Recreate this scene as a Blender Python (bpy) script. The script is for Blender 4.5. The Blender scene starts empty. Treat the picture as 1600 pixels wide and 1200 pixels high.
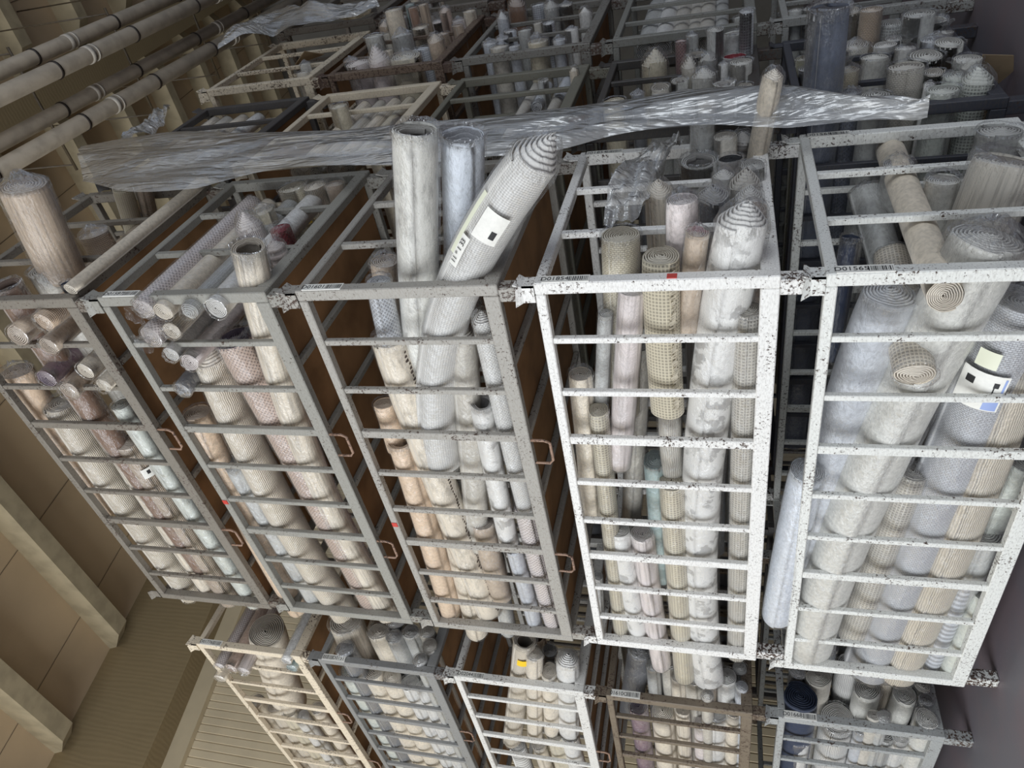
import bpy, bmesh, math, random
from math import sin, cos, pi
from mathutils import Vector, Matrix, noise
C = bpy.context.scene.collection
SC = bpy.context.scene

# ---------------------------------------------------------------- camera, world, light, exposure
CAM_POS=(-2.2272,-1.3720,1.3327)
CAM_AXES=[[0.216911, 0.17093, -0.96111], [-0.637795, 0.770175, -0.00697], [0.739031, 0.614503, 0.276077]]
FOCAL_PX=1135.70

cd = bpy.data.cameras.new('camera'); cam = bpy.data.objects.new('camera', cd); C.objects.link(cam)
cd.sensor_fit = 'HORIZONTAL'; cd.sensor_width = 36.0; cd.lens = FOCAL_PX/1600*36.0; cd.clip_start = .05; cd.clip_end = 100
r_, d_, f_ = [Vector(a) for a in CAM_AXES]
m = Matrix((r_, -d_, -f_)).transposed().to_4x4(); m.translation = Vector(CAM_POS); cam.matrix_world = m
SC.camera = cam
SC.view_settings.view_transform = 'Standard'; SC.view_settings.look = 'None'
SC.view_settings.gamma = 1; SC.view_settings.use_curve_mapping = False
SC.view_settings.exposure = EXPO = 0.35
SC.cycles.transparent_max_bounces = 12; SC.cycles.max_bounces = 7; SC.cycles.diffuse_bounces = 4
w = bpy.data.worlds.new('daylight'); SC.world = w; w.use_nodes = True
w.node_tree.nodes['Background'].inputs[0].default_value = (.72, .82, 1, 1)
w.node_tree.nodes['Background'].inputs[1].default_value = .36
def area(name, loc, target, sx, sy, power, col):
    l = bpy.data.lights.new(name, 'AREA'); l.shape = 'RECTANGLE'; l.size = sx; l.size_y = sy; l.energy = power; l.color = col
    o = bpy.data.objects.new(name, l); C.objects.link(o); o.location = loc
    o.rotation_euler = (Vector(target)-Vector(loc)).to_track_quat('-Z', 'Y').to_euler(); return o
area('daylight_from_loading_door', (-8.0, 2.2, 3.3), (0, 1.2, 2.8), 6.5, 5.6, 610, (.93, .97, 1.0))
area('side_fill_light', (-2.2, -8.5, 2.6), (1, 0, 2.0), 3.5, 3.6, 200, (.88, .94, 1.0))  # added fill lamp brightening the cage end faces, no door behind it

# ---------------------------------------------------------------- colours and materials
def lin(*c): return tuple((x/12.92 if x <= .04045 else ((x+.055)/1.055)**2.4) for x in [v/255 for v in c])
PAL = {'W':(216,214,209),'WP':(214,203,199),'WG':(206,204,196),'WB':(208,213,220),'BW':(186,187,190),'BL':(187,190,195),'G':(172,172,168),
 'GB':(190,184,172),'DG':(104,106,110),'C':(220,208,188),'BE':(198,188,164),'T':(182,163,142),'P':(226,198,168),'PK':(188,165,150),'BR':(128,98,78),
 'K':(26,27,30),'N':(30,42,66),'R':(128,44,52),'RR':(150,120,118),'PU':(122,96,108),'BG':(140,160,158),'PG':(200,203,193),'O':(116,112,92),'BD':(84,90,104)}
def newmat(name):
    m = bpy.data.materials.new(name); m.use_nodes = True; nt = m.node_tree
    return m, nt, nt.nodes, nt.links, nt.nodes['Principled BSDF']
def mth(nt, op, a, b=None, c=None):
    n = nt.nodes.new('ShaderNodeMath'); n.operation = op
    for i, v in enumerate((a, b, c)):
        if v is None: continue
        if isinstance(v, (int, float)): n.inputs[i].default_value = v
        else: nt.links.new(v, n.inputs[i])
    return n.outputs[0]
def noise_(nt, vec, scale, detail=2, rough=.5):
    n = nt.nodes.new('ShaderNodeTexNoise'); n.inputs['Scale'].default_value = scale; n.inputs['Detail'].default_value = detail; n.inputs['Roughness'].default_value = rough
    nt.links.new(vec, n.inputs['Vector']); return n.outputs['Fac']
def mapv(nt, vec, s, off=None):
    n = nt.nodes.new('ShaderNodeMapping'); n.inputs['Scale'].default_value = s; nt.links.new(vec, n.inputs['Vector'])
    if off is not None: nt.links.new(off, n.inputs['Location'])
    return n.outputs[0]
def mixc(nt, fac, a, b):
    n = nt.nodes.new('ShaderNodeMix'); n.data_type = 'RGBA'
    for k, v in ((0, fac), (6, a), (7, b)):
        if isinstance(v, (int, float)): n.inputs[k].default_value = v
        elif isinstance(v, tuple): n.inputs[k].default_value = (*v, 1)
        else: nt.links.new(v, n.inputs[k])
    return n.outputs[2]
def smooth(nt, v, lo, hi):
    n = nt.nodes.new('ShaderNodeMapRange'); n.interpolation_type = 'SMOOTHSTEP'; n.inputs[1].default_value = lo; n.inputs[2].default_value = hi
    nt.links.new(v, n.inputs[0]); return n.outputs[0]
def bump(nt, h, strength, dist, bsdf):
    n = nt.nodes.new('ShaderNodeBump'); n.inputs['Strength'].default_value = strength; n.inputs['Distance'].default_value = dist
    nt.links.new(h, n.inputs['Height']); nt.links.new(n.outputs[0], bsdf.inputs['Normal']); return n

def rug_mat(tex):
    m, nt, N, Lk, B = newmat('rug_'+tex)
    uv = N.new('ShaderNodeUVMap').outputs[0]; oi = N.new('ShaderNodeObjectInfo'); base = oi.outputs['Color']
    off = N.new('ShaderNodeCombineXYZ'); r10 = mth(nt, 'MULTIPLY', oi.outputs['Random'], 7.0); Lk.new(r10, off.inputs[0]); Lk.new(r10, off.inputs[2])
    v = mapv(nt, uv, (1, 1, 1), off.outputs[0])
    sep = N.new('ShaderNodeSeparateXYZ'); Lk.new(uv, sep.inputs[0]); U, V = sep.outputs[0], sep.outputs[1]
    fine = noise_(nt, v, 150, 2)
    big = noise_(nt, v, 9, 3)
    dark = mixc(nt, .5, base, (.05, .045, .04)); depth = .5; bs = .35
    if tex == 'plain':
        h = noise_(nt, mapv(nt, v, (1, 1, 1)), 60, 3); amt = mth(nt, 'MULTIPLY', smooth(nt, h, .35, .7), .32)
    elif tex == 'streak':
        h = noise_(nt, mapv(nt, v, (60, 3.0, 1)), 1.4, 3); amt = mth(nt, 'MULTIPLY', smooth(nt, h, .4, .7), .6)
    elif tex == 'crink':
        h = noise_(nt, mapv(nt, v, (30, 14, 1)), 1.5, 4, .7); amt = mth(nt, 'MULTIPLY', smooth(nt, h, .5, .6), .25); bs = .8
    elif tex in ('grid', 'net'):
        if tex == 'net':
            a = mth(nt, 'ADD', U, V); b = mth(nt, 'SUBTRACT', U, V); k = 300
        else: a, b, k = U, V, 420
        h = mth(nt, 'MAXIMUM', mth(nt, 'SINE', mth(nt, 'MULTIPLY', a, k)), mth(nt, 'SINE', mth(nt, 'MULTIPLY', b, k)))
        amt = mth(nt, 'MULTIPLY', mth(nt, 'SUBTRACT', 1.0, smooth(nt, h, .1, .9)), .75)
    elif tex == 'knit':
        br = N.new('ShaderNodeTexBrick'); br.inputs['Scale'].default_value = 1; br.inputs['Brick Width'].default_value = .016; br.inputs['Row Height'].default_value = .0085
        br.inputs['Mortar Size'].default_value = .0016; br.inputs['Mortar Smooth'].default_value = .6; Lk.new(uv, br.inputs['Vector'])
        h = mth(nt, 'SUBTRACT', 1.0, br.outputs['Fac']); amt = mth(nt, 'MULTIPLY', br.outputs['Fac'], .8); bs = .6
    elif tex == 'mesh':
        h = mth(nt, 'SINE', mth(nt, 'MULTIPLY', V, 700)); h2 = mth(nt, 'SINE', mth(nt, 'MULTIPLY', U, 520))
        amt = mth(nt, 'MULTIPLY', mth(nt, 'SUBTRACT', 1.0, smooth(nt, mth(nt, 'ADD', h, h2), -1.2, 1.2)), .5)
    elif tex == 'wave':
        w_ = N.new('ShaderNodeTexWave'); w_.bands_direction = 'X'; w_.inputs['Scale'].default_value = 33; w_.inputs['Distortion'].default_value = 3.5; w_.inputs['Detail'].default_value = 1.5; w_.inputs['Detail Scale'].default_value = .6
        Lk.new(v, w_.inputs['Vector']); h = w_.outputs['Fac']; amt = mth(nt, 'MULTIPLY', mth(nt, 'SUBTRACT', 1.0, h), .5); bs = .7
    elif tex == 'damask':
        h = noise_(nt, v, 16, 4, .55); amt = mth(nt, 'MULTIPLY', mth(nt, 'MULTIPLY', smooth(nt, h, .52, .58), smooth(nt, big, .38, .55)), .7)
    elif tex == 'distress':
        h = noise_(nt, mapv(nt, v, (1, .35, 1)), 22, 6, .7); amt = mth(nt, 'MULTIPLY', smooth(nt, h, .46, .66), .65)
    elif tex == 'stripe':
        h = mth(nt, 'SINE', mth(nt, 'MULTIPLY', V, 180)); amt = mth(nt, 'MULTIPLY', smooth(nt, h, -.2, .2), .8)
    amt = mth(nt, 'MINIMUM', mth(nt, 'MULTIPLY', amt, 1.35), .95)
    col = mixc(nt, amt, base, dark)
    col = mixc(nt, mth(nt, 'MULTIPLY', smooth(nt, big, .45, .75), .13), col, (.2, .17, .14))
    Lk.new(col, B.inputs['Base Color']); B.inputs['Roughness'].default_value = .75
    B.inputs['Sheen Weight'].default_value = .15
    hh = mth(nt, 'ADD', h, mth(nt, 'MULTIPLY', fine, .5)); bump(nt, hh, bs, .004, B)
    return m
RUG = {t: rug_mat(t) for t in ('plain', 'streak', 'crink', 'grid', 'net', 'knit', 'mesh', 'wave', 'damask', 'distress', 'stripe')}

def simple(name, col, rough=.7, bscale=40, bstr=.2, var=.12, metal=0):
    m, nt, N, Lk, B = newmat(name)
    tc = N.new('ShaderNodeTexCoord').outputs['Object']; n = noise_(nt, tc, bscale, 4)
    dk = tuple(x*(1-var*2.2) for x in col)
    Lk.new(mixc(nt, smooth(nt, n, .35, .7), col, dk), B.inputs['Base Color']); B.inputs['Roughness'].default_value = rough; B.inputs['Metallic'].default_value = metal
    if bstr: bump(nt, n, bstr, .004, B)
    return m
# rolled carpet edge: pile colour darkened with painted groove shade, backing pale latex
m, nt, N, Lk, B = newmat('rug_edge_pile_shade'); oi = N.new('ShaderNodeObjectInfo')
tc = N.new('ShaderNodeTexCoord').outputs['Object']; n = noise_(nt, tc, 160, 2)
Lk.new(mixc(nt, mth(nt, 'MULTIPLY', n, .6), mixc(nt, .5, oi.outputs['Color'], (.1, .085, .075)), (.07, .06, .055)), B.inputs['Base Color']); B.inputs['Roughness'].default_value = .9; EDGE = m
m, nt, N, Lk, B = newmat('rug_edge_backing'); oi = N.new('ShaderNodeObjectInfo')
Lk.new(mixc(nt, .4, oi.outputs['Color'], (.66, .64, .6)), B.inputs['Base Color']); B.inputs['Roughness'].default_value = .8; BACK = m
BLACK_E = simple('end_black', lin(34, 35, 38)); NAVY_E = simple('end_navy', lin(28, 38, 58)); PURP_E = simple('end_purple', lin(70, 58, 72)); PINK_E = simple('end_dusky_pink', lin(150, 108, 112)); RED_E = simple('end_red', lin(120, 34, 44))

def film(name, haze, crease, tint=(.9, .9, .9), rough=.22, scale=26, dist=.006, gloss=.5, width=.02, ior=1.45, st=(1, .45, 1), fine=.7, cap=.2):
    m, nt, N, Lk, B = newmat(name); N.remove(B)
    tc = N.new('ShaderNodeTexCoord').outputs['Object']; oi = N.new('ShaderNodeObjectInfo')
    off = N.new('ShaderNodeCombineXYZ'); Lk.new(mth(nt, 'MULTIPLY', oi.outputs['Random'], 9.0), off.inputs[0])
    v = mapv(nt, tc, st, off.outputs[0])
    n1 = noise_(nt, v, scale, 4, .6); n2 = noise_(nt, v, scale*.25, 2); n3 = noise_(nt, v, scale*2.3, 3)
    ridge = mth(nt, 'ABSOLUTE', mth(nt, 'SUBTRACT', n1, .5)); line = mth(nt, 'SUBTRACT', 1.0, smooth(nt, ridge, 0.0, width))
    h = mth(nt, 'ADD', mth(nt, 'MULTIPLY', ridge, 3.0), mth(nt, 'MULTIPLY', n3, fine))
    bp = N.new('ShaderNodeBump'); bp.inputs['Strength'].default_value = 1; bp.inputs['Distance'].default_value = dist; Lk.new(h, bp.inputs['Height'])
    tr = N.new('ShaderNodeBsdfTransparent'); tr.inputs[0].default_value = (.98, .98, .98, 1)
    df = N.new('ShaderNodeBsdfDiffuse'); df.inputs[0].default_value = (*tint, 1); Lk.new(bp.outputs[0], df.inputs['Normal'])
    gl = N.new('ShaderNodeBsdfAnisotropic'); gl.inputs['Color'].default_value = (1, 1, 1, 1); gl.inputs['Roughness'].default_value = rough; Lk.new(bp.outputs[0], gl.inputs['Normal'])
    fr = N.new('ShaderNodeFresnel'); fr.inputs[0].default_value = ior; Lk.new(bp.outputs[0], fr.inputs['Normal'])
    f = mth(nt, 'ADD', mth(nt, 'MULTIPLY', mth(nt, 'MULTIPLY', line, smooth(nt, n2, .4, .65)), crease), mth(nt, 'MULTIPLY', n2, haze*2))
    m1 = N.new('ShaderNodeMixShader'); Lk.new(mth(nt, 'MINIMUM', f, .95), m1.inputs[0]); Lk.new(tr.outputs[0], m1.inputs[1]); Lk.new(df.outputs[0], m1.inputs[2])
    m2 = N.new('ShaderNodeMixShader'); Lk.new(mth(nt, 'MINIMUM', mth(nt, 'MULTIPLY', fr.outputs[0], gloss*2), cap), m2.inputs[0]); Lk.new(m1.outputs[0], m2.inputs[1]); Lk.new(gl.outputs[0], m2.inputs[2])
    Lk.new(m2.outputs[0], N['Material Output'].inputs[0])
    return m
FILM = film('clear_wrap_film', .004, .18, gloss=.24, rough=.28, dist=.006, scale=20, width=.012); FILMCAP = film('crumpled_wrap_film', .02, .24, cap=.4, scale=24, dist=.01, gloss=.3, rough=.25, width=.016)
SHEET = film('polythene_sheet', .3, .25, tint=(.7, .7, .68), rough=.24, scale=5, dist=.02, gloss=1.5, width=.02, st=(1.6, 1, .22), fine=.25, cap=.9)

# chipped painted steel: colour from the object, alpha = how much paint is gone
m, nt, N, Lk, B = newmat('chipped_paint_steel'); oi = N.new('ShaderNodeObjectInfo')
tc = N.new('ShaderNodeNewGeometry').outputs['Position']
n1 = noise_(nt, tc, 75, 6, .75); n2 = noise_(nt, tc, 4.5, 3); n3 = noise_(nt, mapv(nt, tc, (2.5, 1, 2.5)), 60, 3)
thr = mth(nt, 'SUBTRACT', .69, mth(nt, 'MULTIPLY', mth(nt, 'ADD', oi.outputs['Alpha'], mth(nt, 'MULTIPLY', mth(nt, 'SUBTRACT', n2, .5), 1.0)), .28))
chip = mth(nt, 'GREATER_THAN', n1, thr)
rust = mixc(nt, n3, lin(40, 30, 26), lin(84, 60, 46))
dirt = mixc(nt, mth(nt, 'MULTIPLY', smooth(nt, n3, .4, .75), .28), oi.outputs['Color'], lin(96, 84, 70))
Lk.new(mixc(nt, chip, dirt, rust), B.inputs['Base Color']); B.inputs['Roughness'].default_value = .55
bump(nt, mth(nt, 'SUBTRACT', n3, chip), .4, .002, B); STEEL = m
CARD = simple('brown_cardboard', lin(158, 118, 78), .85, 5, .1, .15)
PAPER = simple('white_paper', lin(232, 230, 222), .6, 60, 0, .03); INK = simple('black_ink', lin(30, 30, 32), .6, 20, 0, 0)
YEL = simple('yellow_sticker', lin(230, 190, 30), .5, 20, 0, 0); BLUEP = simple('pale_blue_print', lin(150, 168, 214), .5, 20, 0, 0); REDP = simple('red_sticker', lin(190, 60, 50), .5, 20, 0, 0)
YGP = simple('pale_yellow_print', lin(222, 223, 200), .5, 20, 0, 0)
PIPE = simple('grey_plastic_pipe', lin(176, 164, 146), .5, 9, .05, .1); CLAMP = simple('dark_clamp_steel', lin(48, 40, 34), .5, 30, .1); BARM = simple('dull_bracket_steel', lin(96, 84, 66), .5, 30, .1); RINGM = simple('white_coupling', lin(200, 192, 178), .5, 20, 0)
CEIL = simple('beige_ceiling_board', lin(202, 180, 148), .8, 1.2, .05, .06); PURL = simple('cream_purlin', lin(180, 166, 136), .75, 5, .1, .1)
WALLM = simple('cream_siding', lin(216, 200, 168), .55, 3, 0, .04); TRIMM = simple('flashing', lin(206, 190, 158), .55, 3, 0, .04); JOINT = simple('board_joint', lin(112, 98, 78), .8, 5, 0, 0)
# stained concrete beam with formwork ripples
m, nt, N, Lk, B = newmat('stained_concrete_beam'); tc = N.new('ShaderNodeTexCoord').outputs['Object']
wv = N.new('ShaderNodeTexWave'); wv.bands_direction = 'X'; wv.inputs['Scale'].default_value = 6; wv.inputs['Distortion'].default_value = 6; wv.inputs['Detail'].default_value = 3; Lk.new(mapv(nt, tc, (1, 1, .25)), wv.inputs[0])
n1 = noise_(nt, tc, 2.5, 5, .6)
Lk.new(mixc(nt, n1, lin(150, 132, 98), mixc(nt, wv.outputs['Fac'], lin(134, 117, 85), lin(141, 124, 91))), B.inputs['Base Color']); B.inputs['Roughness'].default_value = .8; bump(nt, wv.outputs['Fac'], .12, .005, B); CONC = m
# floor
m, nt, N, Lk, B = newmat('worn_dark_floor'); tc = N.new('ShaderNodeTexCoord').outputs['Object']
n1 = noise_(nt, tc, 1.3, 5, .6); n2 = noise_(nt, tc, 30, 4, .7)
c_ = mixc(nt, smooth(nt, n1, .35, .65), lin(112, 110, 116), lin(124, 110, 114))
c_ = mixc(nt, smooth(nt, n2, .66, .74), c_, lin(140, 138, 140)); Lk.new(c_, B.inputs['Base Color']); B.inputs['Roughness'].default_value = .55; bump(nt, n2, .15, .004, B); FLOORM = m

# ---------------------------------------------------------------- mesh helpers
def mesh(name, verts, faces, mats=(), fm=None, uvs=None, sm=True):
    me = bpy.data.meshes.new(name); me.from_pydata(verts, [], faces)
    for k in mats: me.materials.append(k)
    if fm: me.polygons.foreach_set('material_index', fm)
    if uvs:
        ul = me.uv_layers.new(name='UVMap'); li = [vi for f in faces for vi in f]
        flat = []
        for vi in li: flat += uvs[vi]
        ul.data.foreach_set('uv', flat)
    me.polygons.foreach_set('use_smooth', [sm]*len(faces)); me.update(); return me
def link(name, me, parent=None, loc=(0, 0, 0), rot=(0, 0, 0), color=None):
    o = bpy.data.objects.new(name, me); C.objects.link(o); o.parent = parent; o.location = loc; o.rotation_euler = rot
    if color is not None: o.color = color
    return o
def tag(o, label, cat, group=None):
    o['label'] = label; o['category'] = cat
    if group: o['group'] = group
def empty(name, loc):
    o = bpy.data.objects.new(name, None); C.objects.link(o); o.location = loc; o.empty_display_size = .1; return o
_bx = {}
def box(name, sx, sy, sz, mat, bev=.004):
    k = (round(sx, 4), round(sy, 4), round(sz, 4), mat.name, bev)
    if k not in _bx:
        bm = bmesh.new(); bmesh.ops.create_cube(bm, size=1); bmesh.ops.scale(bm, vec=(sx, sy, sz), verts=bm.verts)
        if bev: bmesh.ops.bevel(bm, geom=bm.edges[:], offset=bev, segments=1, affect='EDGES')
        me = bpy.data.meshes.new(name); bm.to_mesh(me); bm.free(); me.materials.append(mat); _bx[k] = me
    return _bx[k]
def tube_mesh(name, pts, r, mat, n=10, cap=True):
    V, F = [], []
    P = [Vector(p) for p in pts]
    for i, p in enumerate(P):
        t = (P[min(i+1, len(P)-1)]-P[max(i-1, 0)]).normalized(); a = t.cross(Vector((.13, .21, .97))); 
        if a.length < .2: a = t.cross(Vector((1, 0, 0)))
        a.normalize(); b = t.cross(a)
        for j in range(n): q = p+(a*cos(2*pi*j/n)+b*sin(2*pi*j/n))*r; V.append(q[:])
    for i in range(len(P)-1):
        for j in range(n): F.append((i*n+j, i*n+(j+1) % n, (i+1)*n+(j+1) % n, (i+1)*n+j))
    if cap: F.append(tuple(range(n))[::-1]); F.append(tuple(range((len(P)-1)*n, len(P)*n)))
    return mesh(name, V, F, (mat,))

# ---------------------------------------------------------------- the building
def structure(o): o['kind'] = 'structure'; return o
o = structure(link('floor', box('floor', 40, 40, .2, FLOORM, 0), loc=(4, 3, -.1)))
SLOPE = .17
def roofz(x): return 8.28+SLOPE*(x-.1)
def xprism(name, x0, x1, y0, y1, ztop, depth, mat):     # follows the roof slope along x
    V = [(x, y, ztop(x)-d) for x in (x0, x1) for y in (y0, y1) for d in (0, depth)]
    F = [(0, 1, 3, 2), (4, 6, 7, 5), (0, 4, 5, 1), (2, 3, 7, 6), (0, 2, 6, 4), (1, 5, 7, 3)]
    return mesh(name, V, F, (mat,), sm=False)
ceil = structure(link('ceiling', xprism('ceiling', -5, 14, -8, 6.6, lambda x: roofz(x)+.2, .2, CEIL)))
for (y0, y1) in ((.08, .42), (5.72, 6.1), (-5.6, -5.25)):
    link('rafter', xprism('rafter', -5, 14, y0, y1, lambda x: roofz(x)-.002, 1.15 if y0 > 5 else .5, CONC), ceil)
for (y0, y1) in ((-5.25, .08), (.42, 5.72)):
    for i in range(-3, 10):
        x = .1+1.23*i; z = roofz(x); w_, h = .13, .3
        V = []
        for y, hh in ((y0, .08), (y0+.3, h), (y1-.3, h), (y1, .08)):
            for dx, dz in ((-w_, 0), (-w_*.75, hh), (w_*.75, hh), (w_, 0)): V.append((x+dx, y, z-dz+SLOPE*dx))
        F = []
        for a in range(3):
            for b in range(3): F.append((a*4+b, a*4+b+1, a*4+b+5, a*4+b+4))
        F += [(0, 4, 8, 12, 15, 11, 7, 3)][:0]+[(3, 2, 1, 0), (12, 13, 14, 15)]
        link('purlin', mesh('purlin', V, F, (PURL,), sm=False), ceil)
V, F = [], []
for (y0, y1) in ((-5.25, .08), (.42, 5.72)):                      # dark joints between ceiling boards
    for k in range(4):
        y = y0+(y1-y0)*(k+.75)/4.3; z = roofz
        b = len(V); V += [(-5, y-.004, z(-5)-.004), (14, y-.004, z(14)-.004), (14, y+.004, z(14)-.004), (-5, y+.004, z(-5)-.004)]; F.append((b, b+1, b+2, b+3))
link('board_joint', mesh('board_joint', V, F, (JOINT,), sm=False), ceil)
V, F = [], []                                                     # ribbed siding
x = -5.0; i = 0
while x < 14:
    for dx, dy in ((0, 0), (.072, 0), (.077, .009), (.085, .009), (.09, 0)):
        V += [(x+dx, 6.1+dy, 0), (x+dx, 6.1+dy, 8.0+SLOPE*(x+dx))]
    x += .09
for i in range(len(V)//2-1): F.append((2*i, 2*i+2, 2*i+3, 2*i+1))
structure(link('wall_end', mesh('wall_end', V, F, (WALLM,), sm=False)))
structure(link('trim_1', xprism('trim_1', -5, 14, 6.02, 6.098, lambda x: roofz(x)-1.15, .22, TRIMM)))
structure(link('wall_inner', box('wall_inner', .2, 15, 13, simple('grey_wall', lin(120, 116, 108), .8, 2, .05), 0), loc=(12.5, -.6, 6)))
# pipes hung under the ceiling, running away from the camera
def pipe(y, z, r, label, x0=-1.5, x1=9.5):
    p = link('drain_pipe', tube_mesh('drain_pipe', [(x0, y, z), (x1, y, z)], r, PIPE, 20)); tag(p, label, 'pipe', 'pipes under the ceiling')
    x = x0+.7
    while x < x1:
        link('coupling_ring', tube_mesh('coupling_ring', [(x, y, z), (x+.05, y, z)], r*1.1, RINGM, 20), p)
        link('coupling_ring', tube_mesh('coupling_ring', [(x+.08, y, z), (x+.1, y, z)], r*1.08, RINGM, 20), p)
        x += 2.1
    x = x0+.3
    while x < x1:
        link('pipe_clamp', tube_mesh('pipe_clamp', [(x, y, z), (x+.022, y, z)], r*1.1, CLAMP, 18), p)
        link('pipe_clamp', tube_mesh('pipe_clamp', [(x+.011, y, z+r), (x+.011, y, z+r+.09)], .012, CLAMP, 6), p)
        x += 1.05
pipe(-.33, 6.6, .068, 'grey ceiling pipe, lower one of the pair farther from the cages')
pipe(-.45, 6.74, .06, 'grey ceiling pipe, upper one of the pair farther from the cages')
pipe(.10, 6.6, .068, 'grey ceiling pipe, lower one of the pair nearer the plastic sheet')
pipe(-.02, 6.74, .06, 'grey ceiling pipe, upper one of the pair nearer the plastic sheet')
words = ['nearest', 'second', 'third', 'fourth', 'farthest']
for i in range(5):
    x = 1.75+1.25*i; z = 6.93
    b = link('pipe_support_bar', tube_mesh('bar', [(x, -.55, z), (x, .5, z)], .014, BARM, 6)); tag(b, words[i]+' dark steel bar crossing above the four ceiling pipes', 'bracket', 'pipe support bars')
    for y in (-.5, .45): link('hanger', tube_mesh('hanger', [(x, y, z), (x, y, roofz(x)-.0)], .007, BARM, 6), b)

# ---------------------------------------------------------------- steel stacking cages
L, D, H = 2.41, 1.2, .86
STK = {1: (0, 0), 2: (-.02, 2.95), 3: (1.35, -.03), 4: (2.63, -.13), 5: (3.95, -.2), 6: (1.35, 2.92)}
def flare_mesh():
    V, F = [], []
    def plate(p0, p1, out, t=.006):
        p0, p1, out = Vector(p0), Vector(p1), Vector(out)
        a = [p0, p1, p1+Vector((0, 0, .045)), p0+Vector((0, 0, .045)), p1+(p1-p0)*.15+out*.016+Vector((0, 0, .075)), p0-(p1-p0)*.02+out*.014+Vector((0, 0, .065))]
        b = len(V)
        for q in a: V.append(q[:])
        for q in a: V.append((q-out*t)[:])
        for f in ((0, 1, 2, 3), (3, 2, 4, 5)):
            F.append(tuple(b+k for k in f)); F.append(tuple(b+6+k for k in f[::-1]))
        for e in ((0, 1), (1, 2), (2, 4), (4, 5), (5, 3), (3, 0)): F.append((b+e[0], b+6+e[0], b+6+e[1], b+e[1]))
    plate((-.04, -.04, 0), (-.04, .03, 0), (-1, 0, 0)); plate((.03, -.04, 0), (-.04, -.04, 0), (0, -1, 0))
    return mesh('stacking_cup', V, F, (STEEL,), sm=False)
FLARE = flare_mesh()
HAND = tube_mesh('handle', [(0, 0, .02), (0, 0, -.07), (0, .015, -.095), (0, .12, -.095), (0, .14, -.08), (0, .14, .02)], .007, STEEL, 8)
def text_mesh(name, body, size):
    cu = bpy.data.curves.new(name, 'FONT'); cu.body = body; cu.size = size; cu.extrude = .0003; cu.align_x = 'CENTER'; cu.align_y = 'CENTER'
    t = bpy.data.objects.new(name, cu); C.objects.link(t); bpy.context.view_layer.update()
    me = bpy.data.meshes.new_from_object(t.evaluated_get(bpy.context.evaluated_depsgraph_get())); bpy.data.objects.remove(t)
    me.materials.clear(); me.materials.append(INK); return me
def paint_tag(cage, x, y, z, text, flip=False, codefirst=False):
    t = link('tag', box('tag', .044, .003, .175, PAPER, 0), cage, (x, y, z)); t['label'] = 'white paper tag with number and barcode'
    cu = text_mesh('tag_text', text, .033)
    s = -1 if codefirst else 1
    M = Matrix(((0, 1, 0), (0, 0, -1), (-1, 0, 0)))      # text x -> -z, text y -> +x, faces -y
    e = M.to_euler() if not flip else (M @ Matrix.Rotation(pi, 3, 'Z')).to_euler()
    link('tag_text', cu, t, (0, -.002, .042*s), e)
    V, F = [], []; rnd = random.Random(text); q = -.082
    while q < -.012:
        w_ = rnd.choice((.0016, .0025, .004)); b = len(V)
        V += [(-.014, -.0019, q*s), (.014, -.0019, q*s), (.014, -.0019, (q+w_)*s), (-.014, -.0019, (q+w_)*s)]; F.append((b, b+1, b+2, b+3)); q += w_+rnd.choice((.002, .003, .004))
    link('tag_barcode', mesh('tag_barcode', V, F, (INK,), sm=False), t)
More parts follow.
